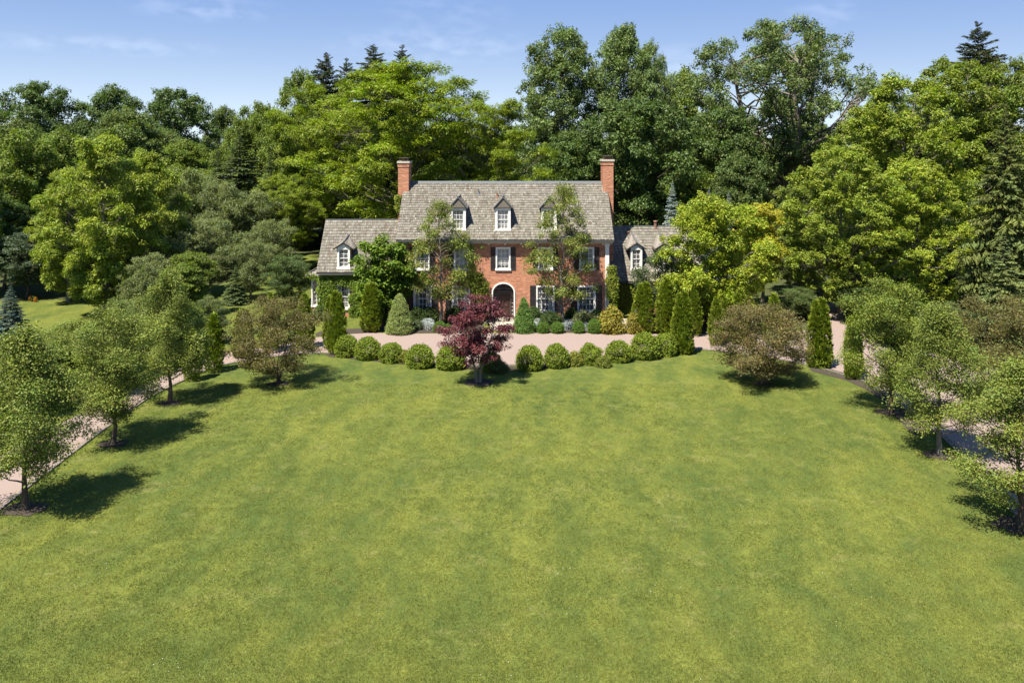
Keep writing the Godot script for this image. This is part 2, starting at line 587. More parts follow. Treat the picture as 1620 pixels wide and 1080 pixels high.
# o: h, cb (crown bottom), r (crown radius), shape, lobes, per, cs (spray scale), leaf, tr (trunk radius), sd, stems, twigs, inner, lr (lobe size), lf (lobe flatness), ragged
func form(called: String, o: Dictionary) -> Dictionary:
	if forms.has(called):
		return forms[called]
	rng.seed = o.sd
	var h: float = o.h
	var cb: float = o.cb
	var r: float = o.r
	var shape: String = o.get("shape", "round")
	var lobes: int = o.get("lobes", 26)
	var per: int = o.get("per", 14)
	var cs: float = o.get("cs", 1.0)
	var tr: float = o.get("tr", 0.25)
	var lrs: float = o.get("lr", 0.36)
	var lf: float = o.get("lf", 0.8)
	var rag: float = o.get("ragged", 0.22)
	var leaf: Array = K[o.leaf]
	var crown := Crown.new()
	var wood := MB.new()
	var stems: int = o.get("stems", 1)
	var top := cb + (h - cb) * 0.72
	var tops := []
	for s in stems:
		var off := Vector3.ZERO
		var lean := rdir() * 0.25 * r * 0.3
		lean.y = 0
		if stems > 1:
			off = Vector3(cos(TAU * s / stems), 0, sin(TAU * s / stems)) * tr * 1.1
			lean = off.normalized() * r * 0.42
		var path := wobble(off, off + lean + Vector3(0, top, 0), 6, 0.018)
		if stems > 1:
			path[1] -= lean * 0.10
			path[2] -= lean * 0.08
		var rr := []
		for i in 7:
			rr.append(tr * lerpf(1.0, 0.16, pow(i / 6.0, 0.8)) * (1.3 if i == 0 else 1.0))
		wood.tube(path, rr, 8)
		tops.append(path)
	var nz := noise(1.0, int(o.sd), 2)
	for i in lobes:
		var t := (i + rng.randf_range(0.1, 0.9)) / lobes
		t = 0.05 + 0.90 * t
		var pr := profile(shape, t)
		var ang := i * 2.39996 + rng.randf_range(-0.6, 0.6)
		var lr := r * lrs * (0.55 + 0.9 * rng.randf() * rng.randf() + 0.25 * rng.randf()) * (0.6 + 0.4 * pr)
		var reach := 1.0 + rag * 1.6 * nz.get_noise_3d(cos(ang) * 1.3, t * 2.6, sin(ang) * 1.3) + rng.randf_range(-rag, rag * 0.5) * 0.5
		var rad := maxf(0.0, r * pr * reach - lr * 0.8) * (1.0 if rng.randf() < 0.74 else rng.randf_range(0.15, 0.8))
		var lc := Vector3(cos(ang) * rad, cb + (h - cb) * t, sin(ang) * rad)
		lc.y = minf(lc.y, h - lr * lf * 0.7)
		lc.y = maxf(lc.y, cb + lr * lf * 0.5)
		# the limb that carries this mass of leaves
		var path: Array = tops[i % tops.size()]
		var ty := clampf((lc.y - rad * 0.55) / top, 0.12, 0.97)
		var fi := ty * 6.0
		var st: Vector3 = (path[int(fi)] as Vector3).lerp(path[mini(int(fi) + 1, 6)], fi - int(fi))
		var lp := wobble(st, lc, 4, 0.05)
		lp[2] += Vector3.DOWN * 0.06 * (lc - st).length()
		var lt := tr * 0.34 * lerpf(1.0, 0.4, ty)
		wood.tube(lp, [lt, lt * 0.8, lt * 0.6, lt * 0.42, lt * 0.22], 5, false)
		var n := maxi(3, int(per * pow(lr / (r * lrs), 1.4) * rng.randf_range(1.0, 1.4)))
		var tone0 := rng.randf_range(0.8, TONES - 1.8)
		for j in n:
			var d := rdir()
			if d.y < -0.3:
				d.y = -d.y * 0.6
			var p := lc + Vector3(d.x, d.y * lf, d.z) * lr * rng.randf_range(0.5, 1.12)
			var s := cs * rng.randf_range(0.6, 1.15)
			var bs := Basis(Vector3.UP, rng.randf() * TAU) * Basis(Vector3.RIGHT, rng.randf_range(-0.45, 0.45))
			crown.put(leaf[rng.randi() % 3], Transform3D(bs.scaled(Vector3(s, s, s)), p), clampi(int(round(tone0 + rng.randf_range(-1.6, 1.6))), 0, TONES - 1))
			if o.get("twigs", false) and j % 2 == 0:
				wood.tube(wobble(lp[3], p, 2, 0.06), [lt * 0.3, lt * 0.2, lt * 0.08], 4, false)
			elif j % 4 == 0:
				wood.tube([lp[3], (lp[3] + p) * 0.5 + Vector3.DOWN * 0.05, p], [lt * 0.3, lt * 0.2, lt * 0.08], 3, false)
	for j in int(o.get("inner", int(lobes * per * 0.10))):
		var t := rng.randf_range(0.08, 0.85)
		var a := rng.randf() * TAU
		var rad := r * profile(shape, t) * 0.62 * sqrt(rng.randf())
		crown.put(leaf[j % 3], Transform3D(Basis(Vector3.UP, rng.randf() * TAU).scaled(Vector3.ONE * cs), Vector3(cos(a) * rad, cb + (h - cb) * t, sin(a) * rad)), 3)
	forms[called] = {"wood": wood.mesh(), "crown": crown_mesh(crown), "h": h, "r": r}
	return forms[called]

func tree(called: String, label: String, category: String, group: String, base: Vector3, f: Dictionary, h: float, r: float, tint: Color, bark := "bark_brown", leafm := "leaf", turn := 0.0) -> Node3D:
	var root := thing(called, label, category, base, group, turn)
	root.scale = Vector3(r / f.r, h / f.h, r / f.r)
	part("trunk", f.wood, M[bark], root)
	part("crown", f.crown, leaf_tint(leafm, tint), root)
	return root

func spruce_form(called: String, h: float, r: float, leaf: String, sd: int, step: float, cb: float, ragged: float) -> Dictionary:
	if forms.has(called):
		return forms[called]
	rng.seed = sd
	var wood := MB.new()
	wood.tube(wobble(Vector3.ZERO, Vector3(0, h * 0.97, 0), 5, 0.004), [h * 0.018 + 0.04, h * 0.015 + 0.03, h * 0.012 + 0.02, h * 0.008 + 0.01, h * 0.004 + 0.01, 0.01], 7)
	var crown := Crown.new()
	var y := cb
	while y < h:
		var t := y / h
		var ln := maxf(r * pow(1.0 - t, 0.66 if ragged > 0.4 else 0.82), r * 0.06)
		var n := int(lerpf(9, 5, t))
		var ph := rng.randf() * TAU
		for i in n:
			var a := ph + TAU * i / n + rng.randf_range(-0.25, 0.25)
			var l := ln * rng.randf_range(1.0 - ragged * 1.6, 1.0 + ragged)
			var tilt := lerpf(-0.22, 0.75, pow(t, 3.0)) + rng.randf_range(-0.12, 0.12)
			var bs := Basis(Vector3.UP, a) * Basis(Vector3.BACK, tilt)
			var at := Vector3(0, y + rng.randf_range(-0.3, 0.3) * step, 0)
			crown.put(K[leaf][rng.randi() % 3], Transform3D(bs.scaled_local(Vector3(l, l * 0.9 + 0.1, l * 0.95 + 0.1)), at), rng.randi() % TONES)
			if ragged > 0.28:
				wood.tube([at, at + bs * Vector3(l * 0.9, -l * 0.1, 0)], [0.03 + 0.004 * h * (1 - t), 0.008], 4, false)
		y += step * lerpf(1.0, 0.6, t)
	forms[called] = {"wood": wood.mesh(), "crown": crown_mesh(crown), "h": h, "r": r}
	return forms[called]

# a clipped column of upright sprays; tips: [[dx, dz, height share, radius share], ...]
func column_form(called: String, h: float, r: float, sd: int, tips: Array) -> Dictionary:
	if forms.has(called):
		return forms[called]
	rng.seed = sd
	var crown := Crown.new()
	var wood := MB.new()
	for q in tips:
		var hh: float = h * q[2]
		var rr: float = r * q[3]
		var c := Vector3(q[0] * r, 0, q[1] * r)
		wood.tube([c * 0.5, c * 0.8 + Vector3(0, hh * 0.4, 0), c + Vector3(0, hh * 0.85, 0)], [0.05, 0.035, 0.01], 6)
		for i in int(hh * rr * 520):
			var t := pow(rng.randf(), 0.85)
			var pr := minf(1.0, 0.72 + t * 1.6) * pow(clampf(1.0 - pow(t, 2.3), 0.0, 1.0), 0.75)
			var a := rng.randf() * TAU
			var rad := rr * pr * (rng.randf_range(0.86, 1.05) if rng.randf() < 0.8 else rng.randf_range(0.5, 0.8))
			rad *= 1.0 + 0.10 * sin(a * 3.0 + t * 9.0 + sd) + 0.08 * sin(a * 7.0 - t * 17.0)
			var p := c + Vector3(cos(a) * rad, t * hh * 0.97, sin(a) * rad)
			var s := rng.randf_range(0.17, 0.32)
			var bs := Basis(Vector3.UP, PI / 2 - a + rng.randf_range(-0.5, 0.5)) * Basis(Vector3.RIGHT, rng.randf_range(-0.1, 0.45))
			crown.put(K.fan[rng.randi() % 3], Transform3D(bs.scaled_local(Vector3(s, s, s)), p), rng.randi() % TONES)
	forms[called] = {"wood": wood.mesh(), "crown": crown_mesh(crown), "h": h, "r": r}
	return forms[called]

# a rounded bush or cone: sprays over a bumpy body
func bush_form(called: String, h: float, r: float, leaf: String, sd: int, dens := 1.0, cs := 1.0, shape := "ball", bump := 0.08) -> Dictionary:
	if forms.has(called):
		return forms[called]
	rng.seed = sd
	var crown := Crown.new()
	var wood := MB.new()
	for i in 5:
		var a := TAU * i / 5 + rng.randf()
		wood.tube(wobble(Vector3(cos(a), 0, sin(a)) * 0.04, Vector3(cos(a) * r * 0.5, h * 0.62, sin(a) * r * 0.5), 3, 0.05), [0.025, 0.02, 0.014, 0.006], 5, false)
	var n := int((h * r * TAU) * 140.0 * dens / (cs * cs))
	var f1 := rng.randf() * 9.0
	var nz := noise(2.2 / r, sd, 3)
	for i in n:
		var t := rng.randf()
		var a := rng.randf() * TAU
		var pr: float
		var tt := t
		if shape == "cone":
			pr = minf(1.0, 0.8 + t * 1.5) * pow(clampf(1.0 - t, 0.02, 1.0), 0.72)
		else:
			tt = 0.5 - 0.5 * cos(PI * (0.06 + 0.94 * t))
			pr = sqrt(clampf(1.0 - pow(maxf(0.0, (tt - 0.42) / 0.58), 2.2), 0.0, 1.0)) * (0.8 + 0.2 * minf(1.0, tt * 3.2))
		var rad := r * pr * (rng.randf_range(0.9, 1.03) if rng.randf() < 0.84 else rng.randf_range(0.55, 0.85))
		var p := Vector3(cos(a) * rad, tt * h, sin(a) * rad)
		var bb := 1.0 + bump * 2.4 * nz.get_noise_3dv(p)
		p = Vector3(p.x * bb, p.y * (1.0 + bump * 1.4 * nz.get_noise_3dv(p * 0.7)), p.z * bb)
		var s := cs * rng.randf_range(0.75, 1.25)
		crown.put(K[leaf][rng.randi() % 3], Transform3D(Basis(Vector3.UP, rng.randf() * TAU).scaled(Vector3.ONE * s), p), rng.randi() % TONES)
	forms[called] = {"wood": wood.mesh(), "crown": crown_mesh(crown), "h": h, "r": r}
	return forms[called]

func bush(called: String, label: String, category: String, group: String, base: Vector3, f: Dictionary, h: float, r: float, tint: Color, leafm: String, turn := 0.0) -> Node3D:
	var root := thing(called, label, category, base, group, turn)
	root.scale = Vector3(r / f.r, h / f.h, r / f.r)
	part("stem", f.wood, M.bark_brown, root)
	part("foliage", f.crown, leaf_tint(leafm, tint), root)
	return root

# creeper on a wall: patches [x0, x1, y0, y1, z, how full] in world metres, leaves stand off towards +z
func creeper(label: String, at: Vector3, patches: Array, tint: Color, sd: int) -> void:
	var root := thing("climbing_creeper", label, "creeper", at, "creepers on the house walls")
	rng.seed = sd
	var crown := Crown.new()
	var wood := MB.new()
	var nz := noise(0.55, sd, 3)
	for q in patches:
		var area: float = (q[1] - q[0]) * (q[3] - q[2])
		for i in int(area * 120.0 * q[5]):
			var p := Vector3(rng.randf_range(q[0], q[1]), rng.randf_range(q[2], q[3]), q[4] + 0.08)
			var e := minf(minf(p.x - q[0], q[1] - p.x) * 2.2, minf(q[3] - p.y, 0.35) * 2.0)
			if nz.get_noise_2d(p.x, p.y) * 1.2 + minf(e, 0.7) < 0.12:
				continue
			p.z += rng.randf_range(0.0, 0.12)
			var s := rng.randf_range(0.6, 1.05)
			crown.put(K.ivy[rng.randi() % 3], Transform3D(Basis(Vector3.RIGHT, rng.randf_range(-0.3, 0.5)).scaled(Vector3(s, s, s * 0.45)), p - at), rng.randi() % TONES)
		for k in maxi(1, int((q[1] - q[0]) / 0.7)):
			var x := rng.randf_range(q[0], q[1])
			wood.tube(wobble(Vector3(x, 0.0, q[4] + 0.05) - at, Vector3(x + rng.randf_range(-0.3, 0.3), q[3] - 0.2, q[4] + 0.05) - at, 6, 0.02), [0.025, 0.022, 0.02, 0.017, 0.014, 0.01, 0.006], 5, false)
	part("stem", wood.mesh(), M.bark_brown, root)
	part("foliage", crown_mesh(crown), leaf_tint("leaf", tint), root)

# ---------- the house ----------
# a wall in a plane of constant z facing +z, with rectangular and one arched opening: [x0, x1, y0, y1, arch rise]
func front_wall(x0: float, x1: float, y0: float, y1: float, z: float, holes: Array, thick := 0.32) -> ArrayMesh:
	var b := MB.new()
	var xs := [x0, x1]
	var ys := [y0, y1]
	for q in holes:
		xs.append_array([q[0], q[1]])
		ys.append_array([q[2], q[3]])
	xs.sort()
	ys.sort()
	for i in xs.size() - 1:
		for j in ys.size() - 1:
			var xa: float = xs[i]
			var xb: float = xs[i + 1]
			var ya: float = ys[j]
			var yb: float = ys[j + 1]
			if xb - xa < 0.001 or yb - ya < 0.001 or ya < y0 or yb > y1:
				continue
			var inside := false
			for q in holes:
				if (xa + xb) * 0.5 > q[0] and (xa + xb) * 0.5 < q[1] and (ya + yb) * 0.5 > q[2] and (ya + yb) * 0.5 < q[3]:
					inside = true
			if inside:
				continue
			b.face([Vector3(xa, ya, z), Vector3(xa, yb, z), Vector3(xb, yb, z), Vector3(xb, ya, z)])
			b.face([Vector3(xb, ya, z - thick), Vector3(xb, yb, z - thick), Vector3(xa, yb, z - thick), Vector3(xa, ya, z - thick)])
	for q in holes:
		var rise: float = q[4] if q.size() > 4 else 0.0
		var yt: float = q[3] - rise
		b.face([Vector3(q[0], q[2], z), Vector3(q[0], q[2], z - thick), Vector3(q[0], yt, z - thick), Vector3(q[0], yt, z)])
		b.face([Vector3(q[1], q[2], z - thick), Vector3(q[1], q[2], z), Vector3(q[1], yt, z), Vector3(q[1], yt, z - thick)])
		if rise == 0.0:
			b.face([Vector3(q[0], yt, z), Vector3(q[0], yt, z - thick), Vector3(q[1], yt, z - thick), Vector3(q[1], yt, z)])
			b.face([Vector3(q[0], q[2], z - thick), Vector3(q[0], q[2], z), Vector3(q[1], q[2], z), Vector3(q[1], q[2], z - thick)])
		else:
			var pts := arch_points(q[0], q[1], yt, rise, 16)
			for k in 16:
				var p: Vector2 = pts[k]
				var r: Vector2 = pts[k + 1]
				b.face([Vector3(p.x, p.y, z), Vector3(p.x, q[3], z), Vector3(r.x, q[3], z), Vector3(r.x, r.y, z)])
				b.face([Vector3(p.x, p.y, z), Vector3(r.x, r.y, z), Vector3(r.x, r.y, z - thick), Vector3(p.x, p.y, z - thick)])
	return b.mesh()

func arch_points(x0: float, x1: float, ys: float, rise: float, n: int) -> Array:
	var p := []
	for k in n + 1:
		var a := PI - PI * k / n
		p.append(Vector2((x0 + x1) * 0.5 + cos(a) * (x1 - x0) * 0.5, ys + sin(a) * rise))
	return p

# shakes on a slope: p0 eave corner, u along the eave, w up the slope (both full length); skip: rectangles [u0, u1, w0, w1] left bare
func shakes(p0: Vector3, u: Vector3, w: Vector3, sd: int, skip := [], expo := 0.25, left_in := 0.0, right_in := 0.0) -> ArrayMesh:
	var b := MB.new()
	var r := RandomNumberGenerator.new()
	r.seed = sd
	var ul := u.length()
	var wl := w.length()
	var ud := u / ul
	var wd := w / wl
	var nn := ud.cross(wd).normalized()
	if nn.y < 0:
		nn = -nn
	var rows := int(ceil(wl / expo))
	var ex := wl / rows
	for k in rows:
		var f := float(k) / rows
		var xa := left_in * f
		var xe := ul - right_in * f
		var x := xa - r.randf() * 0.1
		while x < xe:
			var wdt := r.randf_range(0.09, 0.20)
			var s0 := maxf(x, xa)
			var s1 := minf(x + wdt - 0.012, xe)
			x += wdt
			if s1 - s0 < 0.02:
				continue
			var mid := (s0 + s1) * 0.5
			var v0 := k * ex - r.randf_range(0.0, 0.03)
			var v1 := v0 + ex + 0.05
			var bare := false
			for q in skip:
				if mid > q[0] and mid < q[1] and v0 + ex * 0.5 > q[2] and v0 + ex * 0.5 < q[3]:
					bare = true
			if bare:
				continue
			var t := r.randf_range(0.034, 0.058)
			var g := r.randf_range(0.80, 1.14)
			var base := Color(0.208, 0.187, 0.170)
			var z := r.randf()
			if z < 0.10:
				base = Color(0.165, 0.138, 0.118)
			elif z < 0.34:
				base = Color(0.25, 0.23, 0.212)
			b.col = Color(base.r * g, base.g * g, base.b * g)
			var a0 := p0 + ud * s0 + wd * v0
			var a1 := p0 + ud * s1 + wd * v0
			var c0 := p0 + ud * s0 + wd * v1 + nn * 0.006
			var c1 := p0 + ud * s1 + wd * v1 + nn * 0.006
			var o := Vector2(r.randf(), r.randf()) * 5.0
			var uvs := [o, o + Vector2(0, ex), o + Vector2(wdt, ex), o + Vector2(wdt, 0)]
			b.face([a0 + nn * t, c0, c1, a1 + nn * t], uvs)
			b.face([a0, a0 + nn * t, a1 + nn * t, a1], uvs)
			b.face([a0, c0, a0 + nn * t])
			b.face([a1, a1 + nn * t, c1])
	return b.mesh()

# shakes laid over a four-cornered patch: eave front, eave back, ridge front, ridge back
func patch_shakes(ef: Vector3, ek: Vector3, rf: Vector3, rk: Vector3, flip: bool, sd: int) -> ArrayMesh:
	var b := MB.new()
	var r := RandomNumberGenerator.new()
	r.seed = sd
	var nr := maxi(3, int(ef.distance_to(rf) / 0.2))
	var nc := maxi(3, int(ef.distance_to(ek) / 0.2))
	for i in nr:
		for j in nc:
			var a0 := (j + 0.03) / nc
			var a1 := (j + 0.97) / nc
			var b0 := float(i) / nr
			var b1 := (i + 1.05) / nr
			var t := Vector3(0, r.randf_range(0.03, 0.05), 0)
			var p := [ef.lerp(ek, a0).lerp(rf.lerp(rk, a0), b0) + t, ef.lerp(ek, a1).lerp(rf.lerp(rk, a1), b0) + t, ef.lerp(ek, a1).lerp(rf.lerp(rk, a1), b1) + Vector3(0, 0.01, 0), ef.lerp(ek, a0).lerp(rf.lerp(rk, a0), b1) + Vector3(0, 0.01, 0)]
			var g := r.randf_range(0.75, 1.2)
			b.col = Color(0.205 * g, 0.183 * g, 0.165 * g)
			var lo := [p[0] - t, p[1] - t, p[1], p[0]]
			if flip:
				p.reverse()
				lo.reverse()
			b.face([p[0], p[1], p[2]])
			b.face([p[0], p[2], p[3]])
			b.face(lo)
	return b.mesh()

# a slab under the shakes, 'thick' deep
func slab(p: Array, thick: float) -> ArrayMesh:
	var b := MB.new()
	var nn: Vector3 = ((p[2] - p[0]) as Vector3).cross(p[1] - p[0]).normalized()
	var q := []
	for x in p:
		q.append(x - nn * thick)
	b.face(p)
	var rev := q.duplicate()
	rev.reverse()
	b.face(rev)
	for i in p.size():
		var j := (i + 1) % p.size()
		b.face([p[j], p[i], q[i], q[j]])
	return b.mesh()

# a sash window whose casing fills [x0,x1] x [y0,y1] at wall plane z; head: extra height of a pointed casing
func window(parent: Node3D, called: String, x0: float, x1: float, y0: float, y1: float, z: float, cols: int, rows: int, cover := "", case := 0.10, head := 0.0) -> Node3D:
	var root := node(called, parent)
	var c := MB.new()
	var f := 0.05                                      # how far the casing stands out
	c.box(Vector3(x0, y0, z - 0.1), Vector3(x0 + case, y1, z + f))
	c.box(Vector3(x1 - case, y0, z - 0.1), Vector3(x1, y1, z + f))
	c.box(Vector3(x0 + case, y1 - case * 1.1, z - 0.1), Vector3(x1 - case, y1, z + f + 0.003))
	if head > 0.0:
		var xm := (x0 + x1) * 0.5
		c.face([Vector3(x0, y1, z + f), Vector3(xm, y1 + head, z + f), Vector3(x1, y1, z + f)])
	part("casing", c.mesh(), M.white_paint, root)
	var s := MB.new()
	s.box(Vector3(x0 - 0.04, y0 - 0.07, z - 0.1), Vector3(x1 + 0.04, y0 + 0.06, z + f + 0.05))
	part("sill", s.mesh(), M.white_paint, root)
	var ix0 := x0 + case
	var ix1 := x1 - case
	var iy0 := y0 + 0.06
	var iy1 := y1 - case * 1.1
	var my := (iy0 + iy1) * 0.5
	for half in 2:
		var b0 := iy0 if half == 0 else my - 0.02
		var b1 := my + 0.02 if half == 0 else iy1
		var zz := z - 0.09 if half == 0 else z - 0.045
		var sh := MB.new()
		var st := 0.045
		sh.box(Vector3(ix0, b0, zz - 0.04), Vector3(ix0 + st, b1, zz))
		sh.box(Vector3(ix1 - st, b0, zz - 0.04), Vector3(ix1, b1, zz))
		sh.box(Vector3(ix0 + st, b0, zz - 0.04), Vector3(ix1 - st, b0 + st, zz))
		sh.box(Vector3(ix0 + st, b1 - st, zz - 0.04), Vector3(ix1 - st, b1, zz))
		for k in range(1, cols):
			var mx := lerpf(ix0 + st, ix1 - st, float(k) / cols)
			sh.box(Vector3(mx - 0.014, b0 + st, zz - 0.03), Vector3(mx + 0.014, b1 - st, zz - 0.004))
		for k in range(1, rows):
			var yy := lerpf(b0 + st, b1 - st, float(k) / rows)
			sh.box(Vector3(ix0 + st, yy - 0.014, zz - 0.028), Vector3(ix1 - st, yy + 0.014, zz - 0.006))
		part("sash", sh.mesh(), M.white_paint, root)
		var gl := MB.new()
		gl.face([Vector3(ix0 + st, b0 + st, zz - 0.018), Vector3(ix0 + st, b1 - st, zz - 0.018), Vector3(ix1 - st, b1 - st, zz - 0.018), Vector3(ix1 - st, b0 + st, zz - 0.018)])
		part("pane", gl.mesh(), M.glass, root)
	if cover != "":
		var bl := MB.new()
		if cover == "blind":
			var yb := lerpf(iy0, iy1, 0.12)
			var n := int((iy1 - yb) / 0.06)
			for k in n:
				var yy := iy1 - 0.06 * (k + 0.5)
				bl.obox(Vector3((ix0 + ix1) * 0.5, yy, z - 0.2), Basis(Vector3.RIGHT, 0.5), Vector3((ix1 - ix0) * 0.5, 0.026, 0.004))
			part("blind", bl.mesh(), M.blind, root)
		else:
			for sx in 2:
				var xa := ix0 if sx == 0 else ix1 - (ix1 - ix0) * 0.3
				var n := 8
				for k in n:
					var u0 := xa + (ix1 - ix0) * 0.3 * k / n
					var u1 := xa + (ix1 - ix0) * 0.3 * (k + 1) / n
					var za := z - 0.26 + (0.04 if k % 2 else 0.0)
					var zb := z - 0.26 + (0.0 if k % 2 else 0.04)
					bl.face([Vector3(u0, iy0, za), Vector3(u0, iy1, za), Vector3(u1, iy1, zb), Vector3(u1, iy0, zb)])
			part("curtain", bl.mesh(), M.curtain, root)
	return root

func shutter_mesh(w: float, h: float) -> ArrayMesh:
	var b := MB.new()
	var st := 0.055
	b.box(Vector3(0, 0, 0), Vector3(st, h, 0.045))
	b.box(Vector3(w - st, 0, 0), Vector3(w, h, 0.045))
	for y in [0.0, h * 0.5 - 0.04, h - 0.09]:
		b.box(Vector3(st, y, 0), Vector3(w - st, y + (0.09 if y > 0.0 else 0.11), 0.042))
	var y := 0.13
	while y < h - 0.1:
		if absf(y - h * 0.5) > 0.06:
			b.obox(Vector3(w * 0.5, y, 0.02), Basis(Vector3.RIGHT, 0.75), Vector3(w * 0.5 - st, 0.021, 0.004))
		y += 0.05
	return b.mesh()

# a dormer on a roof that climbs from (ye, ze) with slope k towards -z; face plane zf
func dormer(parent: Node3D, cx: float, wd: float, y0: float, y1: float, peak: float, zf: float, ye: float, ze: float, k: float, eave: float, sd: int, flared: bool, cover: String) -> void:
	var root := node("dormer", parent)
	var hw := wd * 0.5
	var roof_z := func(y: float) -> float: return ze - (y - ye) / k
	# cheeks
	for s in [-1.0, 1.0]:
		var b := MB.new()
		var x: float = cx + s * (hw - 0.02)
		var p := [Vector3(x, y0 - 0.1, zf), Vector3(x, y1 + 0.02, zf), Vector3(x, y1 + 0.02, roof_z.call(y1) - 0.05), Vector3(x, y0 - 0.1, roof_z.call(y0 - 0.1) - 0.05)]
		if s < 0:
			p.reverse()
		b.face(p)
		part("cheek", b.mesh(), M.roof_deck, root)
	# shaded room behind the sash
	var rb := MB.new()
	rb.face([Vector3(cx - hw, y0, zf - 0.5), Vector3(cx - hw, y1, zf - 0.5), Vector3(cx + hw, y1, zf - 0.5), Vector3(cx + hw, y0, zf - 0.5)])
	part("lining", rb.mesh(), M.plaster, root)
	# gable front above the window
	if not flared:
		var g := MB.new()
		g.col = Color(0.20, 0.175, 0.155)
		g.face([Vector3(cx - hw - 0.1, y1 + 0.02, zf + 0.135), Vector3(cx, peak - 0.07, zf + 0.135), Vector3(cx + hw + 0.1, y1 + 0.02, zf + 0.135)])
		var gp2 := part("gable", g.mesh(), M.shake, root)
		gp2.set_meta("label", "small shingled gable above the dormer window")
		var ap := MB.new()
		ap.box(Vector3(cx - hw - 0.1, y1 - 0.02, zf - 0.02), Vector3(cx + hw + 0.1, y1 + 0.03, zf + 0.15))
		part("apron", ap.mesh(), M.dark_trim, root)
	var ov := 0.14 if not flared else 0.3
	var zfr := zf + 0.16
	var rf := Vector3(cx, peak if not flared else y1 + 0.36, zfr)
	var rk := Vector3(cx, peak, roof_z.call(peak) - 0.05)
	for s in [-1.0, 1.0]:
		var ef := Vector3(cx + s * (hw + ov), eave, zfr)
		var ek := Vector3(cx + s * (hw + ov), eave, roof_z.call(eave) - 0.05)
		var d := MB.new()
		var ps := [ef, ek, rk, rf] if s > 0 else [ef, rf, rk, ek]
		for dy in [0.0, -0.07]:
			var q := []
			for p in ps:
				q.append(p + Vector3(0, dy, 0))
			if dy < 0:
				q.reverse()
			d.face([q[0], q[1], q[2]])
			d.face([q[0], q[2], q[3]])
		var fr := [ef, rf, rf + Vector3(0, -0.07, 0), ef + Vector3(0, -0.07, 0)]
		if s > 0:
			fr.reverse()
		d.face(fr)
		var sl := part("roof", d.mesh(), M.roof_deck, root)
		part("shingles", patch_shakes(ef, ek, rf, rk, s < 0, sd + int(s)), M.shake, sl, Vector3.ZERO, "stuff")
		var rt := MB.new()
		rt.tube([ef + Vector3(0, 0.0, 0.02), rf + Vector3(0, 0.02, 0.02)], [0.036, 0.036], 4)
		part("rake_trim", rt.mesh(), M.lead if not flared else M.dark_trim, root)
	var rc := MB.new()
	rc.tube([rf + Vector3(0, 0.03, 0), rk + Vector3(0, 0.03, 0)], [0.06, 0.06], 5)
	part("ridge_cap", rc.mesh(), M.lead, root)
	window(root, "sash_window", cx - hw, cx + hw, y0, y1, zf, 3 if not flared else 2, 2, cover, 0.13 if flared else 0.17, 0.26 if flared else 0.0)

func chimney(parent: Node3D, x0: float, x1: float, z0: float, z1: float, top: float) -> void:
	var root := node("chimney", parent)
	var b := MB.new()
	b.box(Vector3(x0, 0, z0), Vector3(x1, top - 0.32, z1))
	b.box(Vector3(x0 - 0.03, top - 0.32, z0 - 0.03), Vector3(x1 + 0.03, top - 0.02, z1 + 0.03))
	part("shaft", b.mesh(), M.brick, root)
	b = MB.new()
	b.box(Vector3(x0 - 0.08, top - 0.02, z0 - 0.08), Vector3(x1 + 0.08, top + 0.13, z1 + 0.08))
	part("cap", b.mesh(), M.limestone, root)
	var xm := (x0 + x1) * 0.5
	for q in [0.3, 0.7]:
		var fl := MB.new()
		var zz := lerpf(z0, z1, q)
		fl.lathe(Vector3(xm, top + 0.13, zz), [[0.17, 0.0], [0.17, 0.2], [0.15, 0.2], [0.15, 0.0]], 12)
		part("flue", fl.mesh(), M.clay, root)
	b = MB.new()
	for s in [Vector2(x0 + 0.08, z0 + 0.1), Vector2(x1 - 0.08, z0 + 0.1), Vector2(x0 + 0.08, z1 - 0.1), Vector2(x1 - 0.08, z1 - 0.1)]:
		b.box(Vector3(s.x - 0.02, top + 0.13, s.y - 0.02), Vector3(s.x + 0.02, top + 0.36, s.y + 0.02))
	b.box(Vector3(x0 + 0.02, top + 0.36, z0 + 0.04), Vector3(x1 - 0.02, top + 0.40, z1 - 0.04))
	part("rain_cap", b.mesh(), M.copper_cap, root)

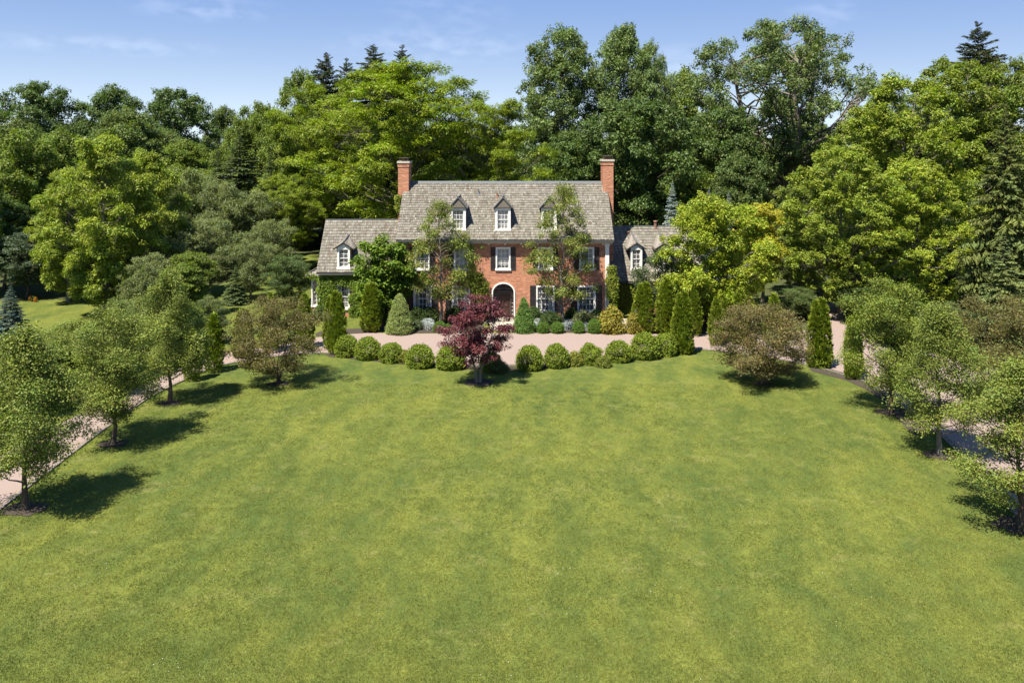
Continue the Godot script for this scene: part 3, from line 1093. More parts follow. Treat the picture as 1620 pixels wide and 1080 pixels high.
# house-local: x from the middle of the front, z = 0 the front wall, -z to the back
func build_house() -> void:
	var H := thing("brick_house", "two-storey red brick house with shake roof, three dormers and two end chimneys", "house", Vector3(-0.5, 0, -59))
	# --- main block walls
	var up := [-5.95, -3.15, -0.14, 2.9, 5.87]
	var lo := [-5.92, -3.16, 2.9, 5.85]
	var holes := []
	for x in up:
		holes.append([x - 0.48, x + 0.48, 3.70, 5.19])
	for x in lo:
		holes.append([x - 0.60, x + 0.60, 0.68, 2.42])
	holes.append([-0.86, 0.62, 0.12, 2.62, 0.66])
	part("wall", front_wall(-7.5, 7.5, 0, 5.72, 0, holes), M.brick, H)
	var b := MB.new()
	var ridge := Vector3(0, 9.60, -4.0)
	for s in [-1.0, 1.0]:
		var x: float = 7.5 * s
		var p := [Vector3(x, 0, 0), Vector3(x, 5.72, 0), Vector3(x, 9.3, -4.0), Vector3(x, 5.72, -8.0), Vector3(x, 0, -8.0)]
		if s > 0:
			p.reverse()
		p.reverse()
		b.face(p)
	b.face([Vector3(7.5, 0, -8), Vector3(7.5, 5.72, -8), Vector3(-7.5, 5.72, -8), Vector3(-7.5, 0, -8)])
	part("wall", b.mesh(), M.brick, H)
	b = MB.new()                                        # floors and partitions inside
	b.face([Vector3(-7.4, 0.15, -0.35), Vector3(-7.4, 0.15, -7.9), Vector3(7.4, 0.15, -7.9), Vector3(7.4, 0.15, -0.35)])
	b.face([Vector3(-7.4, 3.0, -0.35), Vector3(-7.4, 3.0, -7.9), Vector3(7.4, 3.0, -7.9), Vector3(7.4, 3.0, -0.35)])
	b.face([Vector3(-7.4, 5.7, -0.35), Vector3(-7.4, 5.7, -7.9), Vector3(7.4, 5.7, -7.9), Vector3(7.4, 5.7, -0.35)])
	part("floor", b.mesh(), M.floor_boards, H)
	b = MB.new()
	b.face([Vector3(-7.4, 0.1, -4.5), Vector3(-7.4, 5.7, -4.5), Vector3(7.4, 5.7, -4.5), Vector3(7.4, 0.1, -4.5)])
	part("partition", b.mesh(), M.plaster, H)
	b = MB.new()
	b.box(Vector3(-7.52, 0, 0.002), Vector3(7.52, 0.3, 0.05))
	# --- windows and shutters
	var su := shutter_mesh(0.36, 1.62)
	var sl := shutter_mesh(0.44, 1.88)
	for i in up.size():
		window(H, "sash_window", up[i] - 0.53, up[i] + 0.53, 3.64, 5.24, 0.0, 3, 2, "blind" if i in [2, 1] else "curtain", 0.09)
		part("shutter", su, M.black_paint, H, Vector3(up[i] - 0.53 - 0.37, 3.62, 0.004))
		part("shutter", su, M.black_paint, H, Vector3(up[i] + 0.53 + 0.01, 3.62, 0.004))
	for i in lo.size():
		window(H, "sash_window", lo[i] - 0.66, lo[i] + 0.66, 0.62, 2.48, 0.0, 4, 2, "curtain" if i != 3 else "", 0.1)
		part("shutter", sl, M.black_paint, H, Vector3(lo[i] - 0.66 - 0.45, 0.6, 0.004))
		part("shutter", sl, M.black_paint, H, Vector3(lo[i] + 0.66 + 0.01, 0.6, 0.004))
	# --- entrance: white arch, deep reveal, panelled door, side light, fan light
	var E := node("entrance", H)
	b = MB.new()
	var o := arch_points(-0.96, 0.72, 1.97, 0.74, 20)
	var n := arch_points(-0.87, 0.63, 1.97, 0.65, 20)
	for k in 20:
		var zf := 0.07
		b.face([Vector3(n[k].x, n[k].y, zf), Vector3(o[k].x, o[k].y, zf), Vector3(o[k + 1].x, o[k + 1].y, zf), Vector3(n[k + 1].x, n[k + 1].y, zf)])
		b.face([Vector3(o[k].x, o[k].y, zf), Vector3(o[k].x, o[k].y, 0.0), Vector3(o[k + 1].x, o[k + 1].y, 0.0), Vector3(o[k + 1].x, o[k + 1].y, zf)])
		b.face([Vector3(n[k + 1].x, n[k + 1].y, zf), Vector3(n[k + 1].x, n[k + 1].y, -0.1), Vector3(n[k].x, n[k].y, -0.1), Vector3(n[k].x, n[k].y, zf)])
	b.box(Vector3(-0.96, 0.12, -0.1), Vector3(-0.87, 1.97, 0.07))
	b.box(Vector3(0.63, 0.12, -0.1), Vector3(0.72, 1.97, 0.07))
	part("arch_surround", b.mesh(), M.white_paint, E)
	b = MB.new()
	b.box(Vector3(-0.86, 1.93, -0.6), Vector3(0.62, 2.06, -0.42))
	b.box(Vector3(-0.86, 0.12, -0.6), Vector3(-0.56, 1.93, -0.5))
	b.box(Vector3(0.36, 0.12, -0.6), Vector3(0.44, 1.93, -0.46))
	b.box(Vector3(0.58, 0.12, -0.6), Vector3(0.62, 1.93, -0.46))
	b.box(Vector3(-0.56, 0.12, -0.6), Vector3(-0.48, 1.93, -0.46))
	b.box(Vector3(-0.48, 1.82, -0.6), Vector3(0.36, 1.93, -0.46))
	part("door_frame", b.mesh(), M.dark_trim, E)
	b = MB.new()
	b.face([Vector3(-0.86, 2.06, -0.58), Vector3(-0.86, 2.64, -0.58), Vector3(0.62, 2.64, -0.58), Vector3(0.62, 2.06, -0.58)])
	part("fan_light", b.mesh(), M.glass, E)
	for k in range(1, 6):
		var a := PI * k / 6
		b = MB.new()
		b.obox(Vector3(-0.12 + cos(a) * 0.33, 2.08 + sin(a) * 0.27, -0.56), Basis(Vector3.BACK, a), Vector3(0.3, 0.012, 0.012))
		part("fan_bar", b.mesh(), M.dark_trim, E)
	b = MB.new()
	b.box(Vector3(-0.48, 0.14, -0.58), Vector3(0.36, 1.82, -0.52))
	for q in [[-0.40, -0.09], [-0.03, 0.28]]:
		for r in [[0.25, 0.72], [0.82, 1.3], [1.4, 1.72]]:
			b.box(Vector3(q[0], r[0], -0.52), Vector3(q[1], r[1], -0.505))
			b.box(Vector3(q[0] + 0.05, r[0] + 0.05, -0.505), Vector3(q[1] - 0.05, r[1] - 0.05, -0.49))
	var door := part("door", b.mesh(), M.door_wood, E)
	door.set_meta("label", "dark brown panelled front door")
	b = MB.new()
	b.face([Vector3(0.44, 0.14, -0.57), Vector3(0.44, 1.93, -0.57), Vector3(0.58, 1.93, -0.57), Vector3(0.58, 0.14, -0.57)])
	part("side_light", b.mesh(), M.glass, E)
	for k in 6:
		b = MB.new()
		b.box(Vector3(0.44, 0.3 + 0.27 * k, -0.56), Vector3(0.58, 0.33 + 0.27 * k, -0.53))
		part("glazing_bar", b.mesh(), M.white_paint, E)
	for s in [-1.0, 1.0]:
		b = MB.new()
		var p := [Vector3(-0.12 + s * 0.745, 0.12, -0.32), Vector3(-0.12 + s * 0.745, 2.62, -0.32), Vector3(-0.12 + s * 0.745, 2.62, -0.6), Vector3(-0.12 + s * 0.745, 0.12, -0.6)]
		b.face(p)
		part("reveal", b.mesh(), M.dark_trim, E)
	b = MB.new()
	b.box(Vector3(-1.3, 0, -0.5), Vector3(1.1, 0.13, 0.9))
	b.box(Vector3(-1.5, 0, 0.9), Vector3(1.3, 0.065, 1.3))
	part("door_step", b.mesh(), M.limestone, E)
	# --- cornice, pilasters, gutter
	b = MB.new()
	b.box(Vector3(-7.72, 5.50, 0.0), Vector3(7.72, 5.66, 0.14))
	b.box(Vector3(-7.74, 5.66, 0.0), Vector3(7.74, 5.76, 0.36))
	part("cornice", b.mesh(), M.cream_paint, H)
	for k in 13:
		b = MB.new()
		b.box(Vector3(-7.0 + k * 1.167 - 0.06, 5.42, 0.002), Vector3(-7.0 + k * 1.167 + 0.06, 5.50, 0.12))
		part("bracket", b.mesh(), M.white_paint, H)
	for s in [-1.0, 1.0]:
		b = MB.new()
		var x: float = 7.33 * s
		b.box(Vector3(x - 0.17, 0.0, 0.0), Vector3(x + 0.17, 0.3, 0.1))
		b.box(Vector3(x - 0.14, 0.3, 0.0), Vector3(x + 0.14, 5.3, 0.07))
		b.box(Vector3(x - 0.18, 5.3, 0.0), Vector3(x + 0.18, 5.50, 0.12))
		part("corner_pilaster", b.mesh(), M.white_paint, H)
	b = MB.new()
	b.obox(Vector3(0, 5.72, 0.44), Basis(), Vector3(7.78, 0.06, 0.06))
	part("gutter", b.mesh(), M.metal_gutter, H)
	# --- main roof
	var roof := node("roof", H)
	var e0 := Vector3(-7.78, 5.80, 0.42)
	var rl := Vector3(-7.78, 9.71, -4.0)
	part("deck", slab([e0, rl, Vector3(7.78, 9.71, -4.0), Vector3(7.78, 5.80, 0.42)], 0.16), M.roof_deck, roof)
	part("deck", slab([Vector3(7.78, 5.80, -8.42), Vector3(7.78, 9.71, -4.0), rl, Vector3(-7.78, 5.80, -8.42)], 0.16), M.roof_deck, roof)
	var dx := [-3.40, -0.16, 3.17]
	var skip := []
	for x in dx:
		skip.append([x + 7.78 - 0.5, x + 7.78 + 0.5, 1.05, 3.4])
	skip.append([-0.1, 0.42, 4.95, 9.0])
	skip.append([15.14, 15.7, 4.95, 9.0])
	part("shingles", shakes(e0 + Vector3(0, 0.012, 0.009), Vector3(15.56, 0, 0), rl - e0, 5, skip), M.shake, roof, Vector3.ZERO, "stuff")
	b = MB.new()
	b.obox(Vector3(0, 9.735, -3.93), Basis(Vector3.RIGHT, 0.72), Vector3(7.78, 0.012, 0.12))
	b.obox(Vector3(0, 9.735, -4.07), Basis(Vector3.RIGHT, -0.72), Vector3(7.78, 0.012, 0.12))
	part("ridge_cap", b.mesh(), M.lead, roof)
	for q in [[-2.02, 4.6], [-0.62, 4.25]]:
		b = MB.new()
		var pp: Vector3 = e0.lerp(rl, q[1] / 5.9)
		b.tube([Vector3(q[0], pp.y - 0.1, pp.z), Vector3(q[0], pp.y + 0.38, pp.z)], [0.06, 0.06], 8)
		b.lathe(Vector3(q[0], pp.y, pp.z), [[0.16, -0.1], [0.075, 0.16]], 10)
		part("vent_pipe", b.mesh(), M.clay if q[0] > -1.0 else M.lead, roof)
	for i in 3:
		dormer(H, dx[i], 1.12, 6.44, 8.06, 8.78, -0.3, 5.80, 0.42, 0.885, 8.02, 200 + i * 7, false, "blind" if i == 1 else "curtain")
	chimney(H, -8.13, -7.33, -4.8, -3.2, 11.22)
	chimney(H, 7.40, 8.18, -4.8, -3.2, 11.36)
	wing_left(H)
	wing_right(H)

func wing_left(H: Node3D) -> void:
	var W := node("side_wing", H)
	W.set_meta("label", "low wing with creeper over its wall and a bay at its end")
	part("wall", front_wall(-13.55, -7.5, 0, 3.3, -1.0, [[-12.28, -11.42, 0.68, 2.32], [-9.5, -8.7, 0.68, 2.32]]), M.brick, W)
	var b := MB.new()
	b.face([Vector3(-13.55, 0, -1.0), Vector3(-13.55, 0, -6.2), Vector3(-13.55, 3.3, -6.2), Vector3(-13.55, 6.6, -3.6), Vector3(-13.55, 3.3, -1.0)])
	b.face([Vector3(-7.5, 0, -6.2), Vector3(-7.5, 3.3, -6.2), Vector3(-13.55, 3.3, -6.2), Vector3(-13.55, 0, -6.2)])
	part("wall", b.mesh(), M.brick, W)
	b = MB.new()
	b.face([Vector3(-13.5, 0.12, -3.4), Vector3(-13.5, 3.3, -3.4), Vector3(-7.5, 3.3, -3.4), Vector3(-7.5, 0.12, -3.4)])
	b.face([Vector3(-13.5, 3.25, -1.32), Vector3(-13.5, 3.25, -6), Vector3(-7.5, 3.25, -6), Vector3(-7.5, 3.25, -1.32)])
	part("floor", b.mesh(), M.plaster, W)
	for x in [-11.85, -9.1]:
		window(W, "sash_window", x - 0.5, x + 0.5, 0.62, 2.38, -1.0, 3, 2, "curtain", 0.08)
	part("shutter", shutter_mesh(0.36, 1.78), M.black_paint, W, Vector3(-12.73, 0.6, -0.996))
	var e0 := Vector3(-13.7, 3.34, -0.58)
	var rl := Vector3(-13.7, 6.88, -3.6)
	part("roof", slab([e0, rl, Vector3(-7.5, 6.88, -3.6), Vector3(-7.5, 3.34, -0.58)], 0.14), M.roof_deck, W)
	part("roof", slab([Vector3(-7.5, 3.34, -6.6), Vector3(-7.5, 6.88, -3.6), rl, Vector3(-13.7, 3.34, -6.6)], 0.14), M.roof_deck, W)
	part("shingles", shakes(e0 + Vector3(0, 0.012, 0.009), Vector3(6.2, 0, 0), rl - e0, 55, [[1.55, 2.4, 0.35, 2.2]], 0.27), M.shake, W, Vector3.ZERO, "stuff")
	b = MB.new()
	b.box(Vector3(-13.7, 6.86, -3.68), Vector3(-7.5, 6.93, -3.52))
	part("ridge_cap", b.mesh(), M.lead, W)
	b = MB.new()
	b.box(Vector3(-13.7, 3.2, -0.62), Vector3(-7.5, 3.3, -0.5))
	part("gutter", b.mesh(), M.metal_gutter, W)
	b = MB.new()
	b.box(Vector3(-13.6, 3.12, -1.0), Vector3(-7.52, 3.25, -0.7))
	part("soffit", b.mesh(), M.white_paint, W)
	dormer(W, -11.76, 0.92, 3.62, 5.12, 5.86, -0.78, 3.34, -0.58, 1.172, 5.0, 260, true, "")
	# bay at the gable end
	var B := node("bay_window", W)
	b = MB.new()
	b.box(Vector3(-14.25, 0, -4.6), Vector3(-13.55, 0.7, -1.35))
	part("bay_base", b.mesh(), M.brick, B)
	window(B, "sash_window", -14.25, -13.58, 0.74, 2.78, -1.4, 2, 3, "", 0.09)
	b = MB.new()
	b.box(Vector3(-14.25, 0.7, -4.6), Vector3(-14.12, 2.85, -1.5))
	b.box(Vector3(-14.3, 2.80, -4.6), Vector3(-13.56, 3.05, -1.36))
	part("bay_frame", b.mesh(), M.white_paint, B)
	var be := Vector3(-14.62, 3.05, -0.95)
	var bk := Vector3(-13.56, 3.72, -1.5)
	part("bay_roof", slab([be, Vector3(-14.62, 3.05, -5.2), Vector3(-13.56, 3.72, -4.8), bk], 0.07), M.roof_deck, B)
	part("bay_roof", slab([be, bk, Vector3(-13.56, 3.05, -0.95)], 0.07), M.roof_deck, B)
	part("shingles", shakes(Vector3(-14.62, 3.065, -5.2), Vector3(0, 0, 4.25), Vector3(1.06, 0.67, 0), 77, [], 0.26, 0.2, 0.45), M.shake, B, Vector3.ZERO, "stuff")

func wing_right(H: Node3D) -> void:
	var W := node("side_wing", H)
	W.set_meta("label", "set-back wing with steep shake roof and low eave")
	part("wall", front_wall(7.5, 15.0, 0, 2.4, -2.5, [[9.68, 10.52, 0.68, 1.98], [12.2, 13.0, 0.68, 1.98]]), M.brick, W)
	var b := MB.new()
	b.face([Vector3(15.0, 0, -8.6), Vector3(15.0, 0, -2.5), Vector3(15.0, 2.4, -2.5), Vector3(15.0, 6.0, -5.5), Vector3(15.0, 2.4, -8.6)])
	b.face([Vector3(15.0, 0, -8.6), Vector3(15.0, 2.4, -8.6), Vector3(7.5, 2.4, -8.6), Vector3(7.5, 0, -8.6)])
	part("wall", b.mesh(), M.brick, W)
	b = MB.new()
	b.face([Vector3(7.5, 0.12, -5), Vector3(7.5, 2.4, -5), Vector3(15, 2.4, -5), Vector3(15, 0.12, -5)])
	b.face([Vector3(7.5, 2.35, -2.82), Vector3(7.5, 2.35, -8.5), Vector3(15, 2.35, -8.5), Vector3(15, 2.35, -2.82)])
	part("floor", b.mesh(), M.plaster, W)
	window(W, "sash_window", 9.6, 10.6, 0.62, 2.04, -2.5, 3, 2, "curtain", 0.08)
	window(W, "sash_window", 12.1, 13.1, 0.62, 2.04, -2.5, 3, 2, "curtain", 0.08)
	part("shutter", shutter_mesh(0.36, 1.44), M.black_paint, W, Vector3(9.22, 0.6, -2.496))
	var e0 := Vector3(7.5, 2.45, -2.0)
	var rl := Vector3(7.5, 6.2, -5.5)
	part("roof", slab([e0, rl, Vector3(15.2, 6.2, -5.5), Vector3(15.2, 2.45, -2.0)], 0.14), M.roof_deck, W)
	part("roof", slab([Vector3(15.2, 2.45, -9.0), Vector3(15.2, 6.2, -5.5), rl, Vector3(7.5, 2.45, -9.0)], 0.14), M.roof_deck, W)
	part("shingles", shakes(e0 + Vector3(0, 0.012, 0.009), Vector3(7.7, 0, 0), rl - e0, 65, [[1.95, 2.75, 1.0, 2.9], [4.0, 4.8, 1.0, 2.9]], 0.27), M.shake, W, Vector3.ZERO, "stuff")
	b = MB.new()
	b.box(Vector3(7.5, 6.18, -5.58), Vector3(15.2, 6.25, -5.42))
	part("ridge_cap", b.mesh(), M.lead, W)
	b = MB.new()
	b.box(Vector3(7.6, 2.32, -2.04), Vector3(15.2, 2.42, -1.94))
	part("gutter", b.mesh(), M.metal_gutter, W)
	for q in [[11.75, -5.4, 6.2, 0.5], [9.5, -5.0, 5.62, 0.3]]:
		b = MB.new()
		b.lathe(Vector3(q[0], q[2] - 0.15, q[1]), [[0.12, 0.0], [0.11, q[3]], [0.15, q[3]], [0.15, q[3] + 0.1], [0.01, q[3] + 0.12]], 10)
		part("vent_pipe", b.mesh(), M.clay, W)
	for x in [9.85, 11.95]:
		dormer(W, x, 0.86, 3.24, 4.86, 5.72, -2.7, 2.45, -2.0, 1.071, 4.78, 280 + int(x), true, "")

# ---------- the grounds ----------
func flat(pts: Array, y: float, uv2 := false) -> ArrayMesh:      # a ground sheet inside an outline of world points
	var poly := PackedVector2Array()
	for p in pts:
		poly.append(Vector2(p.x, p.z))
	var tri := Geometry2D.triangulate_polygon(poly)
	var v := PackedVector3Array()
	var n := PackedVector3Array()
	var u := PackedVector2Array()
	for p in poly:
		v.append(Vector3(p.x, y, p.y))
		n.append(Vector3.UP)
		u.append(p)
	var ix := PackedInt32Array()
	for k in range(0, tri.size(), 3):
		var a := v[tri[k]]
		var b := v[tri[k + 1]]
		var c := v[tri[k + 2]]
		if (c - a).cross(b - a).y > 0:
			ix.append_array(PackedInt32Array([tri[k], tri[k + 1], tri[k + 2]]))
		else:
			ix.append_array(PackedInt32Array([tri[k], tri[k + 2], tri[k + 1]]))
	var arr := []
	arr.resize(Mesh.ARRAY_MAX)
	arr[Mesh.ARRAY_VERTEX] = v
	arr[Mesh.ARRAY_NORMAL] = n
	arr[Mesh.ARRAY_TEX_UV] = u
	arr[Mesh.ARRAY_TEX_UV2] = u
	arr[Mesh.ARRAY_INDEX] = ix
	var m := ArrayMesh.new()
	m.add_surface_from_arrays(Mesh.PRIMITIVE_TRIANGLES, arr)
	return m

func smooth(pts: Array, n: int, closed := true) -> Array:      # Catmull-Rom through the points
	var o := []
	var c := pts.size()
	for i in (c if closed else c - 1):
		var a: Vector3 = pts[posmod(i - 1, c) if closed else maxi(i - 1, 0)]
		var b: Vector3 = pts[i]
		var d: Vector3 = pts[(i + 1) % c]
		var e: Vector3 = pts[(i + 2) % c if closed else mini(i + 2, c - 1)]
		for k in n:
			o.append(b.cubic_interpolate(d, a, e, float(k) / n))
	if not closed:
		o.append(pts[c - 1])
	return o

func blob(at: Vector3, rx: float, rz: float, sd: int) -> Array:
	var r := RandomNumberGenerator.new()
	r.seed = sd
	var p := []
	for k in 18:
		var a := TAU * k / 18
		var s := r.randf_range(0.8, 1.15)
		p.append(at + Vector3(cos(a) * rx * s, 0, sin(a) * rz * s))
	return smooth(p, 3)

func px_list(l: Array) -> Array:
	var o := []
	for q in l:
		o.append(gp(q[0], q[1]))
	return o

var lawn_edge := []      # lawn side of the drive, as ground points
var drive_poly := []

func build_ground() -> void:
	var b := MB.new()
	var s := 1500.0
	var g := setting("ground", flat([Vector3(-s, 0, 200), Vector3(s, 0, 200), Vector3(s, 0, -2600), Vector3(-s, 0, -2600)], 0.0), M.woodland_floor)
	# lawn: one sheet on the ground, reaching the woods
	var lp := px_list([[-120, 478], [60, 474], [200, 470], [330, 455], [440, 425], [480, 402], [520, 402], [560, 425], [900, 440], [1100, 450], [1180, 500], [1345, 535], [1700, 575]])
	lp.append(Vector3(60, 0, -30))
	lp.append(Vector3(60, 0, 14))
	lp.append(Vector3(-60, 0, 14))
	lp.append(Vector3(-62, 0, -50))
	setting("lawn", flat(lp, 0.004), M.lawn)
	# gravel drive
	var inner := [[-90, 872], [0, 806], [90, 736], [212, 645], [262, 616], [310, 594], [352, 578], [420, 567], [480, 560], [540, 560], [600, 568], [662, 575], [714, 578], [790, 580], [850, 578], [900, 574], [960, 567], [1020, 560], [1090, 553], [1150, 557], [1220, 567], [1291, 581], [1340, 595], [1385, 612], [1440, 652], [1500, 700], [1560, 762], [1640, 850], [1700, 920]]
	var outer := [[1960, 900], [1800, 760], [1700, 690], [1640, 640], [1700, 606], [1700, 588], [1560, 582], [1480, 560], [1400, 540], [1350, 520], [1336, 500], [1330, 482], [1290, 482], [1286, 516], [1240, 527], [1160, 527], [1080, 529], [1010, 526], [940, 527], [850, 527], [740, 527], [640, 528], [580, 527], [500, 534], [440, 546], [370, 556], [320, 568], [250, 598], [170, 634], [60, 688], [0, 722], [-120, 800], [-220, 880]]
	var ig := smooth(px_list(inner), 3, false)
	var og := smooth(px_list(outer), 3, false)
	lawn_edge = ig
	drive_poly = ig + og
	setting("driveway", flat(drive_poly, 0.012), M.gravel)
	# low stone edging between lawn and drive, one setting piece per length of stone
	var edge := node("driveway_edging", self)
	edge.name = "driveway_edging"
	edge.set_meta("kind", "structure")
	var es := MB.new()
	es.box(Vector3(-0.225, 0, -0.05), Vector3(0.225, 0.07, 0.05))
	var em := es.mesh()
	rng.seed = 5
	var acc := 0.0
	for i in ig.size() - 1:
		var a: Vector3 = ig[i]
		var c: Vector3 = ig[i + 1]
		var l := a.distance_to(c)
		var d := (c - a) / l
		var t := acc
		while t < l:
			var p := a + d * t
			var o := part("edging_stone", em, M.edging_stone, edge, p + Vector3(0, rng.randf_range(-0.015, 0.012), 0))
			o.rotation.y = atan2(-d.z, d.x) + rng.randf_range(-0.03, 0.03)
			t += 0.47
		acc = t - l
	# planting beds
	setting("planting_bed", flat(smooth(px_list([[610, 526], [720, 526.5], [760, 526], [760, 508], [700, 506.5], [620, 507], [596, 512]]), 2), 0.016), M.mulch)
	setting("planting_bed", flat(smooth(px_list([[828, 526], [900, 526], [975, 525.5], [976, 505], [900, 506.3], [828, 507]]), 2), 0.016), M.mulch)
	setting("planting_bed", flat(smooth(px_list([[1001, 525], [1050, 528], [1120, 527], [1180, 526], [1190, 500], [1100, 496], [1010, 497]]), 2), 0.016), M.mulch)
	setting("planting_bed", flat(smooth(px_list([[500, 532], [560, 527.5], [600, 526], [606, 518], [560, 520], [510, 523]]), 2), 0.0165), M.mulch)
	var strip := px_list([[520, 564.5], [570, 569], [640, 577], [714, 583], [780, 586], [850, 584], [930, 576], [1000, 569], [1070, 561], [1098, 559], [1096, 551], [1040, 556], [970, 564], [900, 572], [840, 576], [740, 577], [660, 572.5], [590, 565], [522, 559]])
	setting("planting_bed", flat(smooth(strip, 2), 0.02), M.mulch)
	setting("planting_bed", flat(smooth(px_list([[1284, 587], [1340, 602], [1392, 630], [1420, 662], [1450, 690], [1468, 676], [1420, 632], [1388, 608], [1342, 592], [1290, 578]]), 2), 0.0205), M.mulch)
	var n := 0
	for q in [[40, 806, 0.75], [178, 702, 0.6], [268, 638, 0.55], [440, 607, 0.55], [757, 605, 0.8], [1207, 607, 0.5], [1488, 720, 0.7], [1405, 652, 0.6], [1615, 832, 0.8]]:
		setting("mulch_ring", flat(blob(gp(q[0], q[1]), q[2], q[2] * 0.8, 300 + n), 0.024), M.mulch)
		n += 1
	# flagstone path to the side wing: single stones
	var path := node("flagstone_path", self)
	path.name = "flagstone_path"
	path.set_meta("kind", "structure")
	for i in 6:
		for j in 2:
			var st := MB.new()
			var g2 := rng.randf_range(0.8, 1.15)
			st.col = Color(0.34 * g2, 0.31 * g2, 0.27 * g2)
			var w := rng.randf_range(0.34, 0.42)
			var x := 8.05 - j * (0.46 if i % 2 else 0.5) + rng.randf_range(-0.02, 0.02)
			st.box(Vector3(x - w * 0.5 - 0.02, 0.0, -55.75 - i * 0.6 - 0.53), Vector3(x + w * 0.5 + 0.02, 0.05, -55.75 - i * 0.6))
			part("flagstone", st.mesh(), M.flagstone, path)
	# entrance walk
	var walk := node("entrance_walk", self)
	walk.set_meta("kind", "structure")
	for i in 4:
		for j in 3:
			var st := MB.new()
			var g2 := rng.randf_range(0.85, 1.12)
			st.col = Color(0.42 * g2, 0.37 * g2, 0.33 * g2)
			st.box(Vector3(-1.5 + j * 0.6, 0.0, -55.6 - i * 0.5 - 0.48), Vector3(-1.5 + j * 0.6 + 0.58, 0.045, -55.6 - i * 0.5))
			part("flagstone", st.mesh(), M.flagstone, walk)

func on_drive(p: Vector3) -> bool:
	return Geometry2D.is_point_in_polygon(Vector2(p.x, p.z), drive2)

var drive2 := PackedVector2Array()

func build_grass() -> void:
	for p in drive_poly:
		drive2.append(Vector2(p.x, p.z))
	rng.seed = 77
	var v := PackedVector3Array()
	var c := PackedColorArray()
	var ix := PackedInt32Array()
	for i in 26:                                       # a tuft of short blades over 0.3 m
		var p := Vector3(rng.randf_range(-0.17, 0.17), 0, rng.randf_range(-0.17, 0.17))
		var a := rng.randf() * TAU
		var s := Vector3(cos(a), 0, sin(a)) * 0.007
		var tip := p + Vector3(rng.randf_range(-0.035, 0.035), rng.randf_range(0.02, 0.05), rng.randf_range(-0.035, 0.035))
		var bs := v.size()
		var g := rng.randf_range(0.7, 1.35)
		for q in [p - s, p + s, tip]:
			v.append(q)
			c.append(Color(g * rng.randf_range(0.95, 1.1), g, g))
		ix.append_array(PackedInt32Array([bs, bs + 1, bs + 2]))
	var arr := []
	arr.resize(Mesh.ARRAY_MAX)
	arr[Mesh.ARRAY_VERTEX] = v
	arr[Mesh.ARRAY_COLOR] = c
	arr[Mesh.ARRAY_INDEX] = ix
	var m := ArrayMesh.new()
	m.add_surface_from_arrays(Mesh.PRIMITIVE_TRIANGLES, arr)
	var where := []
	var tints := []
	var nz := noise(0.35, 9, 3)
	var nb := noise(0.08, 19, 2)
	for i in 42000:
		var d := 17.0 + 26.0 * pow(rng.randf(), 1.7)
		var x := rng.randf_range(-0.66, 0.66) * d
		var p := Vector3(x, 0.004, -d)
		if on_drive(p):
			continue
		var s := rng.randf_range(0.7, 1.2)
		where.append(Transform3D(Basis(Vector3.UP, rng.randf() * TAU).scaled(Vector3(s, s, s)), p))
		var t := clampf(0.5 + nz.get_noise_2d(p.x, p.z) * 0.8 + nb.get_noise_2d(p.x, p.z) * 0.6, 0.0, 1.0)
		tints.append(Color(lerpf(0.12, 0.195, t), lerpf(0.155, 0.215, t), lerpf(0.036, 0.05, t)))
	for i in lawn_edge.size() - 1:                     # ragged fringe where the turf meets the drive
		var a: Vector3 = lawn_edge[i]
		var e: Vector3 = lawn_edge[i + 1]
		for k in int(a.distance_to(e) * 9.0):
			var p := a.lerp(e, rng.randf()) + Vector3(rng.randf_range(-0.14, 0.14), 0.004, rng.randf_range(0.02, 0.26))
			var s := rng.randf_range(0.8, 2.1)
			where.append(Transform3D(Basis(Vector3.UP, rng.randf() * TAU).scaled(Vector3(s * 0.8, s * 1.3, s * 0.8)), p))
			tints.append(Color(0.13, 0.18, 0.035) * rng.randf_range(0.8, 1.25))
	var o := scatter("grass", m, M.grass, where, tints, self, "stuff")
	o.set_meta("label", "short mown grass of the wide front lawn")
	o.set_meta("category", "grass")

